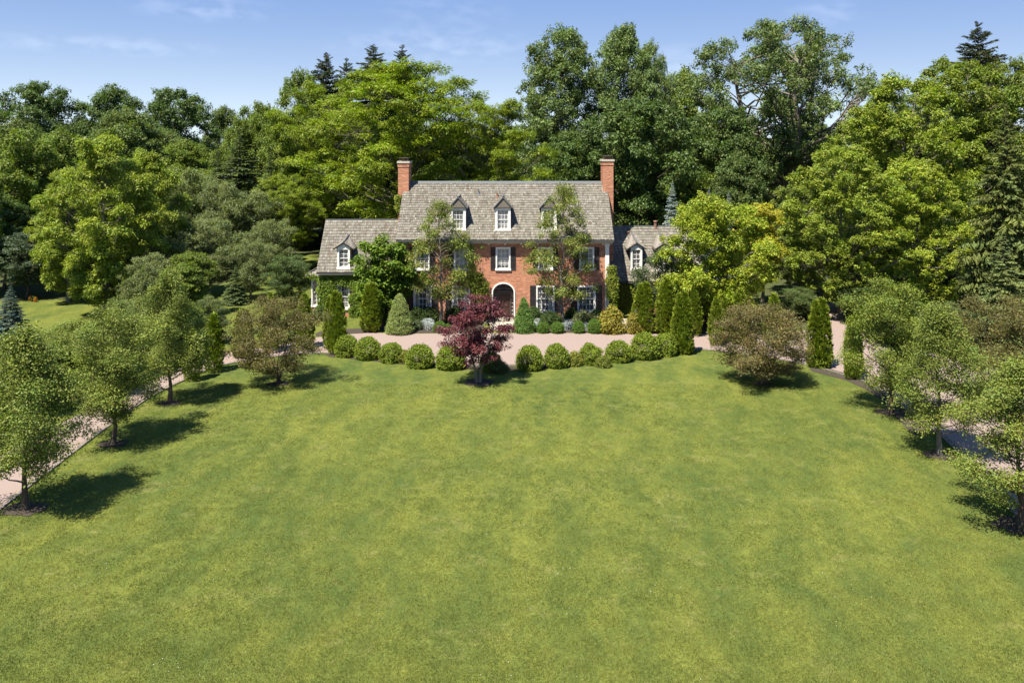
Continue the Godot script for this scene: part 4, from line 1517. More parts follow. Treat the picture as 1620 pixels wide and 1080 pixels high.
func build_garden() -> void:
	var arb := Color(0.165, 0.21, 0.021)
	var G := "arborvitae columns beside the drive"
	var two := [[-0.28, 0.0, 0.96, 0.78], [0.32, 0.1, 1.0, 0.76]]
	var three := [[-0.3, 0.1, 0.93, 0.75], [0.32, 0.0, 0.9, 0.72], [0.05, -0.2, 1.0, 0.72]]
	# px, base y, top y, width px, tips, label
	var cols := [
		[338, 588, 498, 29, 0, "arborvitae column on the drive edge beside the third pear tree", arb],
		[303, 602, 520, 27, 0, "shaded arborvitae column tucked under the third pear tree", arb],
		[384, 566, 490, 29, 1, "arborvitae column peeping out behind the spreading bronze crab apple by the pears", arb],
		[428, 556, 466, 30, 0, "arborvitae tip rising above the middle of the bronze crab apple by the pears", arb],
		[481, 550, 466, 28, 0, "arborvitae tip behind the house side of the bronze crab apple", arb],
		[522, 553, 470, 22, 0, "slim arborvitae, rear one of the pair in front of the creeper wing", arb],
		[533, 561, 463, 27, 1, "arborvitae, front one of the pair in front of the creeper wing", arb],
		[586, 525, 449, 28, 1, "arborvitae column between creeper wing and the pale dwarf spruce", arb],
		[1018, 527, 448, 30, 1, "twin-tipped arborvitae beside the flagstone path", arb],
		[1055, 529, 442, 33, 2, "wide three-tipped arborvitae behind the end of the boxwood row", arb],
		[1079, 560, 463, 29, 1, "arborvitae standing on the lawn edge at the end of the boxwood row", arb],
		[1098, 531, 456, 25, 0, "arborvitae behind the one that ends the boxwood row", arb],
		[1133, 546, 472, 22, 0, "thin arborvitae just before the bronze crab apple across the lawn", arb],
		[1147, 540, 472, 22, 0, "thin arborvitae half behind the bronze crab apple across the lawn", arb],
		[1172, 545, 460, 29, 2, "broad arborvitae tip above the bronze crab apple across the lawn", arb],
		[1225, 548, 466, 28, 0, "pointed arborvitae above the far side of the bronze crab apple", arb],
		[1296, 581, 474, 34, 1, "tall twin arborvitae on the mulch strip before the drive fork", arb],
		[1350, 600, 500, 26, 1, "arborvitae half hidden by the full pear crown at the drive fork", arb],
	]
	for i in cols.size():
		var q: Array = cols[i]
		var p := gp(q[0], q[1])
		var d := -p.z
		var f := column_form("column%d" % q[4], 3.0, 0.5, 400 + i, [[[0.0, 0.0, 1.0, 1.0]], two, three][q[4]])
		bush("arborvitae", q[5], "evergreen", G, p, f, (q[1] - q[2]) * d / FOCAL, q[3] * 0.5 * d / FOCAL, q[6], "leaf_needle", i * 1.3 if q[4] == 0 else (PI if i % 3 == 0 else 0.0))
	# clipped boxwood along the lawn side of the court: px, top y, base y, width
	var bw := [[548, 535, 566, 37, "boxwood ball beside the arborvitae pair"], [582, 539, 570, 40, "boxwood ball touching the one beside the arborvitae pair"], [618.5, 547, 575, 36, "third boxwood ball counting from the arborvitae pair"], [664, 550, 583, 44, "wide boxwood ball beside the yellow-green hosta, two short of the maple"], [713, 552, 585, 46, "boxwood ball touching the crown of the red maple on the drive side"],
		[776, 562, 588, 34, "shaded boxwood ball directly behind the red maple trunk"], [838, 552, 587, 42, "boxwood ball just clear of the red maple's shadow"], [880.5, 550, 583, 38, "boxwood ball with a reddish shoot before the second hosta"], [933.5, 550, 577, 38, "loose-shaped boxwood ball after the second hosta"], [978.5, 544, 574, 41, "boxwood ball between the loose one and the largest one"],
		[1020.5, 533, 569, 46, "largest boxwood ball of the row"], [1053, 532, 564, 39, "boxwood ball between the largest one and the arborvitae"], [1079, 536, 561, 36, "boxwood skirt around the foot of the arborvitae on the lawn edge"]]
	for i in bw.size():
		var q: Array = bw[i]
		var p := gp(q[0], q[2] - 3)
		var d := -p.z
		bush("boxwood_ball", q[4], "bush", "boxwood balls along the lawn side of the drive", p, bush_form("ball%d" % (3 if i == 8 else i % 3), 1.1, 0.72, "box", 500 + i, 1.15, 1.0, "ball", 0.09 if i != 8 else 0.22), (q[2] - q[1]) * d / FOCAL * 0.98, q[3] * 0.5 * d / FOCAL * 0.92, Color(0.15, 0.195, 0.021), "leaf_needle", i * 2.1)
	bush("boxwood_ball", "boxwood skirt around the twin arborvitae before the drive fork", "bush", "boxwood balls along the lawn side of the drive", gp(1296, 579), forms.ball1, 1.1, 0.66, Color(0.15, 0.195, 0.021), "leaf_needle")
	# balls in the house bed
	var hb := [[695, 511, 527, 19, "small boxwood ball in front of the pale stones under the entrance-side window"], [708, 515, 527, 12, "smallest boxwood ball, next to the red maple crown in the house bed"], [859, 512, 528, 18, "boxwood ball beside the dwarf spruce at the entrance"], [882, 512, 528, 20, "boxwood ball in front of the bare-limbed tree by the entrance"], [915.5, 511, 528, 18, "boxwood ball between silver plants under the corner window"], [941.5, 508, 528, 22, "boxwood ball beside the golden shrub"]]
	for i in hb.size():
		var q: Array = hb[i]
		var p := gp(q[0], q[2] - 1.5)
		var d := -p.z
		bush("boxwood_ball", q[4], "bush", "small boxwood balls in the house bed", p, forms["ball%d" % (i % 3)], (q[2] - q[1]) * d / FOCAL, q[3] * 0.5 * d / FOCAL, Color(0.085, 0.15, 0.022), "leaf_needle", i * 1.7)
	# dwarf spruces either side of the front
	var p := gp(632, 527)
	bush("dwarf_spruce", "large pale green cone-shaped dwarf spruce in front of the magnolia", "conifer", "cone-shaped dwarf spruces before the front", p, bush_form("cone_a", 2.62, 0.96, "dwarf", 560, 0.72, 1.0, "cone", 0.07), 2.62, 0.96, Color(0.205, 0.25, 0.075), "leaf_needle")
	p = gp(829, 525)
	bush("dwarf_spruce", "dwarf spruce cone standing at the entrance arch", "conifer", "cone-shaped dwarf spruces before the front", p, bush_form("cone_b", 2.1, 0.78, "dwarf", 561, 0.72, 1.0, "cone", 0.13), 2.1, 0.78, Color(0.095, 0.17, 0.034), "leaf_needle")
	# golden and dark shrubs, silver ground plants
	var sh := [
		[968, 526, 1.38, 0.68, Color(0.26, 0.23, 0.035), "shrub", "golden leaved shrub on the house side of the flagstone path"],
		[1005, 527, 1.15, 0.48, Color(0.24, 0.21, 0.035), "shrub", "golden leaved shrub leaning on the twin-tipped arborvitae"],
		[871, 516, 0.85, 0.6, Color(0.05, 0.085, 0.02), "shrub", "dark green shrub under the window next to the entrance"],
		[924.5, 517, 0.9, 0.62, Color(0.10, 0.12, 0.05), "shrub", "grey-green mounded shrub below the corner window"],
		[946, 512, 0.8, 0.55, Color(0.05, 0.09, 0.02), "shrub", "dark low shrub at the white corner pilaster"],
		[845, 510, 0.9, 0.5, Color(0.05, 0.09, 0.02), "shrub", "dark leafy shrub behind the dwarf spruce at the entrance"],
		[660, 510, 0.9, 0.55, Color(0.05, 0.085, 0.02), "shrub", "dark shrub behind the large pale dwarf spruce"],
		[680, 509.5, 0.85, 0.55, Color(0.05, 0.085, 0.02), "shrub", "dark shrub at the foot of the thin-crowned front tree"],
		[720, 509.5, 0.9, 0.6, Color(0.05, 0.085, 0.02), "shrub", "dark shrub below the window nearest the arched door"],
		[905, 509.5, 0.8, 0.5, Color(0.045, 0.08, 0.018), "shrub", "dark shrub behind the bare-limbed tree trunk"],
		[660, 521, 0.5, 0.36, Color(0.09, 0.125, 0.06), "shrub", "small grey-green plant beside the large dwarf spruce"],
		[638.5, 572, 0.55, 0.42, Color(0.20, 0.22, 0.035), "shrub", "yellow-green hosta between the third and fourth boxwood balls"],
		[909, 577, 0.6, 0.42, Color(0.20, 0.22, 0.035), "shrub", "yellow-green hosta between boxwood balls across from the maple"],
		[790, 589, 0.5, 0.4, Color(0.10, 0.12, 0.03), "shrub", "low shaded plant at the edge of the red maple's shadow"],
		[955, 580, 0.5, 0.35, Color(0.16, 0.19, 0.03), "shrub", "small yellow-green plant between loose boxwood and its neighbour"],
		[510, 505, 0.8, 0.6, Color(0.06, 0.1, 0.02), "shrub", "low shrub at the foot of the creeper wing"],
	]
	for i in sh.size():
		var q: Array = sh[i]
		bush("low_shrub", q[6], "shrub", "", gp(q[0], q[1]), bush_form("shrub%d" % (i % 3), 0.9, 0.6, "shrub", 600 + i, 0.36, 1.0, "ball", 0.2), q[2], q[3], q[4], "leaf", i * 1.9)
	var sv := [[668, 518], [680, 520], [676, 514], [846, 520], [852, 514], [895, 521], [905, 519], [928, 521], [955, 521], [958, 515], [898, 515]]
	for i in sv.size():
		bush("silver_plant", "low silver-grey leaved plant in the gravelly house bed", "plant", "silver-grey plants in the house bed", gp(sv[i][0], sv[i][1]), bush_form("silver", 0.34, 0.36, "silver", 640, 0.5, 0.8), 0.34, 0.36, Color(0.30, 0.33, 0.34), "leaf_needle", i * 1.1)
	# lamp post by the path
	var L := thing("lamp_post", "small garden lamp on a dark post by the flagstone path", "lamp", Vector3(8.55, 0, -56.6))
	var b := MB.new()
	b.lathe(Vector3.ZERO, [[0.09, 0.0], [0.09, 0.06], [0.035, 0.1], [0.03, 1.0], [0.07, 1.02], [0.07, 1.05]], 10)
	part("post", b.mesh(), M.black_paint, L)
	b = MB.new()
	b.lathe(Vector3.ZERO, [[0.06, 1.05], [0.11, 1.12], [0.13, 1.22], [0.11, 1.32], [0.04, 1.38]], 12)
	part("globe", b.mesh(), M.lamp_glass, L)
	b = MB.new()
	b.lathe(Vector3.ZERO, [[0.09, 1.36], [0.10, 1.38], [0.02, 1.46], [0.012, 1.52]], 10)
	part("finial", b.mesh(), M.black_paint, L)
	# creepers
	creeper("creeper covering the low wing's front wall round its window", Vector3(-11, 0, -60), [[-14.05, -12.85, 0.0, 3.2, -59.95, 1.0], [-12.85, -11.8, 2.4, 3.2, -59.95, 1.0], [-11.8, -8.0, 0.0, 3.25, -59.95, 1.0], [-14.9, -14.1, 2.85, 3.15, -60.1, 0.8]], Color(0.13, 0.20, 0.02), 31)
	creeper("creeper climbing the house corner pilaster above the magnolia", Vector3(-7.8, 0, -58.9), [[-8.3, -7.3, 0.2, 5.7, -58.88, 0.85], [-7.3, -6.0, 2.5, 3.5, -58.9, 0.6]], Color(0.13, 0.20, 0.02), 32)
	creeper("creeper spreading over the brick beside the entrance arch", Vector3(-3, 0, -58.95), [[-4.0, -2.0, 2.5, 3.4, -58.92, 0.8], [-2.8, -1.6, 1.2, 2.9, -58.92, 0.75]], Color(0.15, 0.19, 0.02), 33)
	creeper("thin creeper strand under the main eave", Vector3(-3, 0, -58.9), [[-4.6, -1.9, 5.28, 5.5, -58.84, 0.9]], Color(0.12, 0.17, 0.02), 34)
	creeper("yellow-green creeper on the corner between house and set-back wing", Vector3(7.3, 0, -58.9), [[6.9, 7.5, 0.2, 3.9, -58.88, 0.8], [7.4, 9.2, 0.0, 2.5, -61.3, 0.75]], Color(0.18, 0.22, 0.022), 35)
	creeper("creeper tuft clinging to the lower shaft of the chimney above the low wing", Vector3(-8.5, 0, -62.1), [[-8.7, -8.35, 7.6, 8.7, -62.15, 1.4]], Color(0.17, 0.21, 0.02), 36)

func build_trees() -> void:
	# --- pears along the drive, nearest rows first
	var pear := {"leaf": "pear", "mat": "leaf_gloss", "tint": Color(0.155, 0.195, 0.036), "bark": "bark_brown", "twigs": true, "shape": "egg", "lobes": 40, "per": 11, "cs": 0.95, "lr": 0.29}
	# base px, base y, top y, crown left px, crown right px, crown bottom height, label
	var pl := [
		[40, 806, 512, -58, 118, 1.0, "pear tree on the lawn edge beside the stretch of drive farthest from the house", Color(0.155, 0.195, 0.036)],
		[178, 702, 486, 104, 248, 0.9, "second pear tree of the row, between two others on the drive edge", Color(0.155, 0.195, 0.036)],
		[268, 638, 428, 205, 322, 0.9, "third pear tree of the row, next to the shaded arborvitae", Color(0.155, 0.195, 0.036)],
		[1488, 720, 478, 1404, 1546, 1.1, "full pear tree with pale trunk on the mulch beside the drive fork", Color(0.145, 0.185, 0.032)],
		[1408, 654, 440, 1338, 1476, 0.4, "low-branched pear tree overlapping the last arborvitae", Color(0.155, 0.20, 0.03)],
		[1615, 832, 572, 1512, 1712, 1.2, "pear tree with its own shadow on the lawn, farthest from the house across the lawn", Color(0.16, 0.20, 0.036)],
		[120, 628, 505, 60, 190, 0.4, "pear tree on the far side of the gravel drive", Color(0.155, 0.195, 0.036)],
	]
	for i in pl.size():
		var q: Array = pl[i]
		var p := gp(q[0], q[1])
		var d := -p.z
		var o := pear.duplicate()
		o.merge({"h": 6.2, "cb": 0.9, "r": 2.15, "tr": 0.11, "sd": 700 + i, "shape": ["egg", "round", "egg", "egg", "egg", "egg", "oval"][i], "ragged": [0.26, 0.38, 0.3, 0.34][i % 4]}, true)
		tree("pear_tree", q[6], "tree", "pear trees lining the drive", p, form("pear%d" % [0, 1, 2, 0, 1, 2, 3][i], o), ay(q[2], d), (q[4] - q[3]) * 0.54 * d / FOCAL, q[7], "bark_brown" if i != 3 else "bark_grey", "leaf_gloss", i * 2.1)
	# --- bronze crab apples and the red maple
	var crab := {"leaf": "crab", "mat": "leaf_gloss", "bark": "bark_grey", "twigs": true, "shape": "dome2", "lobes": 44, "per": 10, "cs": 0.92, "lr": 0.26, "stems": 5, "tr": 0.036}
	for q in [[440, 607, 472, 148, 0.4, "spreading bronze crab apple with several stems near the third pear", 720, Color(0.135, 0.122, 0.04)], [1207, 607, 486, 164, 0.4, "spreading bronze crab apple across the lawn before the arborvitae group", 721, Color(0.14, 0.122, 0.044)], [1600, 640, 470, 170, 0.6, "olive-bronze crab apple beyond the gravel of the drive fork", 722, Color(0.125, 0.12, 0.035)]]:
		var p := gp(q[0], q[1])
		var d := -p.z
		var o := crab.duplicate()
		o.merge({"h": 4.3, "cb": q[4], "r": 2.6, "sd": q[6], "shape": "round"}, true)
		tree("crab_apple_tree", q[5], "tree", "bronze crab apples", p, form("crab%d" % (int(q[6]) % 2), o), ay(q[2], d), q[3] * 0.53 * d / FOCAL, q[7], "bark_brown", "leaf_gloss")
	var p := gp(757, 605)
	tree("red_maple_tree", "dark red leaved Japanese maple standing alone in the lawn before the door", "tree", "", p, form("f730", {"h": ay(465, -p.z), "cb": 0.95, "r": 1.95, "tr": 0.075, "sd": 730, "leaf": "purple", "twigs": true, "shape": "oval", "lobes": 44, "per": 7, "cs": 0.9, "lr": 0.24, "lf": 0.6, "ragged": 0.26, "stems": 2}), ay(465, -p.z), 1.95, Color(0.10, 0.025, 0.030), "bark_grey", "leaf_purple")
	# --- thin front trees and magnolia
	var thin := {"leaf": "thin", "mat": "leaf", "tint": Color(0.12, 0.15, 0.028), "bark": "bark_grey", "twigs": true, "shape": "oval", "lobes": 52, "per": 6, "cs": 0.85, "lr": 0.17, "inner": 14, "tr": 0.12}
	tree("slender_tree", "thin-crowned tree with bare twigs against the house front, between dormer and magnolia", "tree", "slender trees before the house front", Vector3(ax(697, 57.2), 0, -57.2), form("thin_a", thin.merged({"h": 9.0, "cb": 1.6, "r": 2.55, "sd": 741, "shape": "egg"}, true)), ay(312, 57.2), 2.55, Color(0.175, 0.21, 0.04), "bark_grey")
	tree("slender_tree", "taller slender tree reaching the roof ridge near the chimney with no creeper", "tree", "slender trees before the house front", Vector3(ax(891, 57.2), 0, -57.2), form("thin_b", thin.merged({"h": 10.0, "cb": 1.3, "r": 2.5, "sd": 745, "per": 7, "shape": "egg"}, true)), ay(286, 57.2), 2.5, Color(0.175, 0.21, 0.04), "bark_grey")
	tree("magnolia_tree", "broad-leaved magnolia tree hiding the joint of house and low wing", "tree", "", Vector3(ax(598, 58.0), 0, -58.0), form("f750", {"h": ay(375, 58.0), "cb": 0.5, "r": 2.15, "tr": 0.08, "sd": 750, "leaf": "magnolia", "stems": 3, "shape": "oval", "lobes": 24, "per": 13, "cs": 1.05, "lr": 0.36}), ay(375, 58.0), 2.15, Color(0.12, 0.185, 0.018), "bark_grey", "leaf")
	tree("small_tree", "grey-green small-leaved tree in front of the set-back wing", "tree", "", Vector3(ax(1040, 58.6), 0, -58.6), form("f751", {"h": ay(398, 58.6), "cb": 0.8, "r": 1.65, "tr": 0.08, "sd": 751, "leaf": "thin", "shape": "round", "lobes": 20, "per": 9, "cs": 0.85, "lr": 0.34}), ay(398, 58.6), 1.65, Color(0.075, 0.11, 0.045), "bark_grey", "leaf")
	tree("small_tree", "bright yellow-green rounded tree beside the set-back wing", "tree", "", Vector3(ax(1131, 57.5), 0, -57.5), form("f752", {"h": ay(316, 57.5), "cb": 0.3, "r": 4.0, "ragged": 0.1, "tr": 0.2, "sd": 752, "leaf": "broad", "shape": "round", "lobes": 60, "per": 27, "cs": 0.34, "lr": 0.24, "lf": 1.0}), ay(312, 57.5), 4.35, Color(0.25, 0.30, 0.026), "bark_grey", "leaf")
	tree("small_tree", "golden-leaved tree behind the yellow-green rounded tree", "tree", "", Vector3(ax(1206, 64), 0, -64), form("f753", {"h": ay(316, 64), "cb": 1.5, "r": 2.3, "tr": 0.14, "sd": 753, "leaf": "broad", "shape": "round", "lobes": 22, "per": 26, "cs": 0.36, "lr": 0.34}), ay(316, 64), 2.3, Color(0.34, 0.32, 0.03), "bark_grey", "leaf")
	# --- the woods behind: kind, px, distance, top y, crown bottom y, width px, label, extra
	var kinds := {
		"locust": {"leaf": "locust", "tint": Color(0.175, 0.225, 0.016), "shape": "locust", "bark": "bark_grey", "h": 21.0, "cb": 3.2, "r": 9.5, "cs": 0.62, "lobes": 84, "per": 27, "lr": 0.22, "lf": 0.55, "n": 2},
		"cotton": {"leaf": "cotton", "mat": "leaf_gloss", "tint": Color(0.125, 0.175, 0.052), "shape": "oval", "bark": "bark_pale", "h": 26.0, "cb": 5.0, "r": 6.0, "cs": 0.52, "lobes": 84, "per": 26, "lr": 0.28, "lf": 1.1, "n": 2},
		"giant": {"leaf": "cotton", "mat": "leaf_gloss", "tint": Color(0.125, 0.17, 0.055), "shape": "oval", "bark": "bark_grey", "h": 27.0, "cb": 8.0, "r": 11.5, "cs": 0.55, "lobes": 116, "per": 20, "lr": 0.17, "lf": 0.95, "inner": 120, "stems": 3, "tr": 0.75, "ragged": 0.3, "n": 1},
		"oak": {"leaf": "broad", "mat": "leaf_gloss", "tint": Color(0.085, 0.13, 0.034), "shape": "round", "bark": "bark_brown", "h": 18.0, "cb": 3.0, "r": 7.0, "cs": 0.66, "lobes": 44, "per": 30, "lr": 0.30, "n": 2},
		"mid": {"leaf": "broad", "tint": Color(0.145, 0.195, 0.03), "shape": "round", "bark": "bark_brown", "h": 16.0, "cb": 2.5, "r": 5.5, "cs": 0.55, "lobes": 42, "per": 29, "lr": 0.30, "n": 2},
		"maple": {"leaf": "maple", "tint": Color(0.215, 0.265, 0.034), "shape": "oval", "bark": "bark_grey", "h": 18.0, "cb": 0.6, "r": 6.2, "cs": 0.38, "lobes": 104, "per": 25, "lr": 0.18, "lf": 1.0, "n": 2},
		"walnut": {"leaf": "walnut", "tint": Color(0.20, 0.25, 0.028), "shape": "oval", "bark": "bark_grey", "h": 13.5, "cb": 0.3, "r": 4.0, "cs": 0.4, "lobes": 60, "per": 27, "lr": 0.23, "lf": 1.0, "ragged": 0.32, "n": 2},
		"olive": {"leaf": "olive", "tint": Color(0.155, 0.185, 0.072), "shape": "round", "bark": "bark_grey", "h": 7.5, "cb": 0.8, "r": 3.2, "cs": 0.32, "lobes": 34, "per": 26, "lr": 0.30, "n": 2},
	}
	var names := {"locust": "honey_locust_tree", "giant": "cottonwood_tree", "cotton": "cottonwood_tree", "oak": "oak_tree", "mid": "broadleaf_tree", "maple": "silver_maple_tree", "walnut": "walnut_tree", "olive": "olive_leaved_tree"}
	var groups := {"giant": "cottonwoods behind the house", "locust": "honey locusts behind the house", "cotton": "cottonwoods behind the house", "oak": "dark oaks of the woods", "mid": "mid green trees of the woods", "maple": "silver maples beyond the drive fork", "walnut": "walnuts on the side lawn", "olive": "grey-green trees on the side lawn"}
	var woods := [
		["locust", 640, 82, 92, 345, 320, "widest honey locust, its bright crown topping the house roof", {}],
		["locust", 524, 94, 128, 345, 190, "honey locust whose straight pale trunk shows beside the low wing", {}],
		["locust", 778, 80, 155, 345, 190, "honey locust dropping to the roof ridge before the cottonwoods", {}],
		["locust", 455, 84, 275, 400, 110, "low bright honey locust over the rounded side-lawn shrub", {}],
		["mid", 480, 104, 112, 300, 100, "mid green tree standing up behind the honey locust with the straight trunk", {}],
		["cotton", 886, 102, 38, 330, 155, "broad cottonwood with the rounded flat top behind the roof", {}],
		["cotton", 985, 100, 34, 330, 125, "tall narrow cottonwood beside the bare-capped chimney", {}],
		["cotton", 1030, 104, 64, 330, 80, "shorter cottonwood shoulder next to the tall narrow cottonwood", {}],
		["giant", 1238, 98, 26, 285, 315, "giant cottonwood with open crown and forked pale trunk", {}],
		["oak", 1010, 88, 150, 352, 190, "dark leafy oak directly behind the chimney of the set-back wing side", {}],
		["oak", 905, 90, 215, 350, 150, "dark oak filling the gap under the broad cottonwood", {}],
		["oak", 1145, 94, 165, 335, 150, "dark oak under the giant cottonwood's outer limbs", {}],
		["oak", 1168, 84, 245, 345, 120, "low dark oak in front of the giant cottonwood's trunk fork", {"tint": Color(0.095, 0.135, 0.04)}],
		["mid", 1085, 112, 110, 330, 110, "mid green tree between the two groups of cottonwoods", {}],
		["maple", 1332, 61, 225, 478, 205, "silver maple overhanging the shaded fork of the drive", {}],
		["maple", 1428, 73, 112, 450, 230, "tallest silver maple in the middle of its group", {}],
		["maple", 1512, 79, 84, 420, 210, "silver maple just under the ragged spruce top", {"tint": Color(0.175, 0.22, 0.034)}],
		["maple", 1450, 61, 250, 452, 180, "brightest low silver maple above the full pear", {"tint": Color(0.26, 0.31, 0.034)}],
		["maple", 1268, 70, 285, 475, 130, "smaller silver maple beside the golden tree", {"tint": Color(0.18, 0.225, 0.036)}],
		["maple", 1596, 84, 88, 330, 170, "silver maple behind the weeping spruce", {"tint": Color(0.155, 0.195, 0.036)}],
		["mid", 1660, 74, 120, 400, 170, "mid green tree beside the weeping spruce", {}],
		["oak", 58, 150, 128, 300, 155, "far dark oak with broad top above the side-lawn trees", {}],
		["oak", 172, 146, 140, 300, 125, "far dark oak between two others on the skyline", {}],
		["oak", 276, 150, 136, 300, 130, "far dark oak with the highest dome on the skyline", {}],
		["oak", 238, 138, 195, 330, 110, "dark oak in front of the skyline oaks", {}],
		["mid", 352, 205, 170, 260, 75, "small far tree in the dip of the skyline", {"tint": Color(0.13, 0.17, 0.05)}],
		["mid", 408, 102, 162, 330, 95, "mid green tree with a knobbly top beside the skyline dip", {}],
		["mid", 446, 98, 178, 340, 90, "mid green tree between skyline dip and honey locusts", {}],
		["mid", 375, 106, 200, 330, 85, "mid green tree over the dark side-lawn spruces", {}],
		["walnut", 163, 61, 208, 500, 165, "bright walnut with drooping leaves, tallest on the side lawn", {}],
		["walnut", 238, 67, 232, 440, 130, "bright walnut behind the third pear", {}],
		["walnut", 108, 66, 262, 500, 110, "bright walnut next to the open strip of side lawn", {}],
		["mid", 24, 77, 205, 440, 150, "mid green tree above the blue-green one by the side lawn", {}],
		["mid", 92, 82, 208, 420, 120, "mid green tree behind the walnuts", {}],
		["mid", -45, 68, 255, 440, 130, "mid green tree at the very edge of the side woods", {}],
		["oak", 42, 68, 365, 468, 110, "blue-green low tree behind the strip of side lawn", {"tint": Color(0.095, 0.13, 0.075)}],
		["oak", 6, 72, 315, 460, 120, "dark low tree behind the blue spruce", {}],
		["olive", 332, 69, 345, 480, 115, "large grey-green tree before the dark side-lawn spruces", {}],
		["olive", 268, 67, 365, 480, 115, "grey-green tree between walnuts and pears", {}],
		["olive", 402, 80, 300, 410, 110, "grey-green tree below the low honey locust", {}],
		["olive", 300, 86, 262, 400, 120, "tall grey-green tree below the skyline oaks", {"tint": Color(0.15, 0.185, 0.06)}],
		["olive", 350, 79, 285, 410, 100, "grey-green tree beside the pointed dark spruce", {}],
		["olive", 396, 67, 378, 475, 75, "small grey-green tree behind the little side-lawn spruce", {}],
		["mid", 205, 75, 300, 480, 130, "mid green tree filling the walnuts' shade", {}],
		["olive", 432, 74, 345, 440, 85, "grey-green tree between the rounded shrub and the low honey locust", {}],
		["mid", 470, 100, 300, 420, 90, "mid green tree in the opening behind the straight pale trunk", {}],
		["mid", 560, 104, 290, 420, 120, "mid green tree under the honey locusts behind the low wing", {}],
		["mid", 720, 100, 250, 420, 150, "mid green tree under the honey locusts behind the roof ridge", {}],
		["olive", 232, 58, 400, 500, 90, "grey-green tree squeezed between walnut and third pear", {}],
		["mid", 1095, 86, 270, 400, 110, "mid green tree behind the blue spruce tips", {}],
		["mid", 150, 100, 235, 420, 140, "mid green tree behind the tallest walnut", {}],
		["mid", 300, 112, 225, 400, 120, "mid green tree under the far oak with the highest dome", {}],
		["maple", 1375, 82, 165, 450, 170, "silver maple leaning out toward the giant cottonwood", {}],
		["mid", 300, 60, 400, 520, 95, "leafy mid green tree above the arborvitae by the pears", {}],
	]
	for i in woods.size():
		var q: Array = woods[i]
		var d: float = q[2]
		var o: Dictionary = kinds[q[0]]
		var v := i % int(o.n)
		var f := form(q[0] + str(v), o.merged({"sd": 800 + v * 13 + (q[0] as String).length(), "tr": o.get("tr", 0.05 + o.h * 0.014)}, true))
		tree(names[q[0]], q[6], "tree", groups[q[0]], Vector3(ax(q[1], d), 0, -d), f, ay(q[3], d), q[5] * 0.5 * d / FOCAL, q[7].get("tint", o.tint), o.bark, o.get("mat", "leaf"), i * 1.9)
	# --- conifers: px, distance, top y, half width px, tint, leaf, label
	var blue := Color(0.24, 0.29, 0.30)
	var dark := Color(0.075, 0.10, 0.036)
	var con := [
		[1064, 72, 286, 30, blue, "spruce", "tallest blue spruce tip behind the set-back wing", 0.15],
		[1122, 76, 296, 24, blue, "spruce", "second blue spruce tip above the yellow-green tree", 0.15],
		[1153, 78, 302, 18, blue, "spruce", "thin third blue spruce tip above the yellow-green tree", 0.15],
		[1548, 90, 38, 46, Color(0.05, 0.06, 0.025), "spruce", "ragged old spruce top standing over the silver maples", 0.45],
		[1592, 55, 165, 85, Color(0.11, 0.135, 0.038), "weeping", "tall weeping spruce with hanging boughs beyond the drive", 0.3],
		[1590, 50, 372, 62, Color(0.14, 0.175, 0.06), "weeping", "smaller pale weeping spruce in front of the tall weeping one", 0.3],
		[1500, 66, 330, 55, dark, "weeping", "dark spruce in the shade under the silver maples", 0.3],
		[378, 86, 205, 38, dark, "spruce", "pointed dark spruce among the grey-green trees", 0.25],
		[344, 92, 225, 30, dark, "spruce", "second dark spruce behind the pointed one", 0.25],
		[428, 92, 235, 34, dark, "spruce", "dark spruce beneath the honey locusts", 0.25],
		[372, 65, 422, 24, Color(0.10, 0.135, 0.05), "spruce", "little pale green spruce on the side lawn", 0.2],
		[16, 53, 452, 34, Color(0.10, 0.14, 0.115), "spruce", "blue spruce at the edge of the side lawn strip", 0.2],
		[516, 118, 84, 34, Color(0.06, 0.075, 0.036), "spruce", "ragged spruce top with wide steps over the honey locusts", 0.45],
		[548, 120, 94, 26, Color(0.06, 0.075, 0.036), "spruce", "thin low spruce top between two ragged ones", 0.45],
		[590, 116, 72, 46, Color(0.06, 0.075, 0.036), "spruce", "broadest ragged spruce top over the honey locusts", 0.45],
		[636, 118, 74, 32, Color(0.06, 0.075, 0.036), "spruce", "last ragged spruce top over the highest honey locust", 0.45],
	]
	for i in con.size():
		var q: Array = con[i]
		var d: float = q[1]
		var h := ay(q[2], d)
		var r: float = q[3] * d / FOCAL
		if h > 14.0 and q[5] == "spruce":
			r *= 2.2
		var f := spruce_form(("tall" if h > 14.0 else "short") + q[5] + ("top" if q[7] > 0.4 else "") + (str(i % 2) if h > 14.0 and q[5] == "spruce" else ""), 22.0 if h > 14.0 else 9.0, 5.0 if h > 14.0 else 2.2, q[5], 900 + i, (0.42 if q[7] > 0.4 else 0.55) if h > 14.0 else 0.31, 5.0 if h > 14.0 else 0.3, q[7])
		tree("spruce_tree", q[6], "conifer", "spruces among the trees", Vector3(ax(q[0], d), 0, -d), f, h, r, q[4], "bark_brown", "leaf_needle", i * 1.7)
	# --- rounded shrub and woodland edge
	tree("rounded_shrub", "large rounded grey-green shrub on the lawn beside the low wing", "shrub", "", Vector3(ax(459, 64), 0, -64), forms.olive0, ay(402, 64), 2.2, Color(0.085, 0.125, 0.04), "bark_brown", "leaf")
	rng.seed = 1234
	var under := []
	for k in 34:
		under.append([-90 + k * 53 + rng.randf_range(-18, 18), rng.randf_range(92, 125), rng.randf_range(4.5, 8.0), rng.randf_range(3.0, 4.5), rng.randi() % 4])
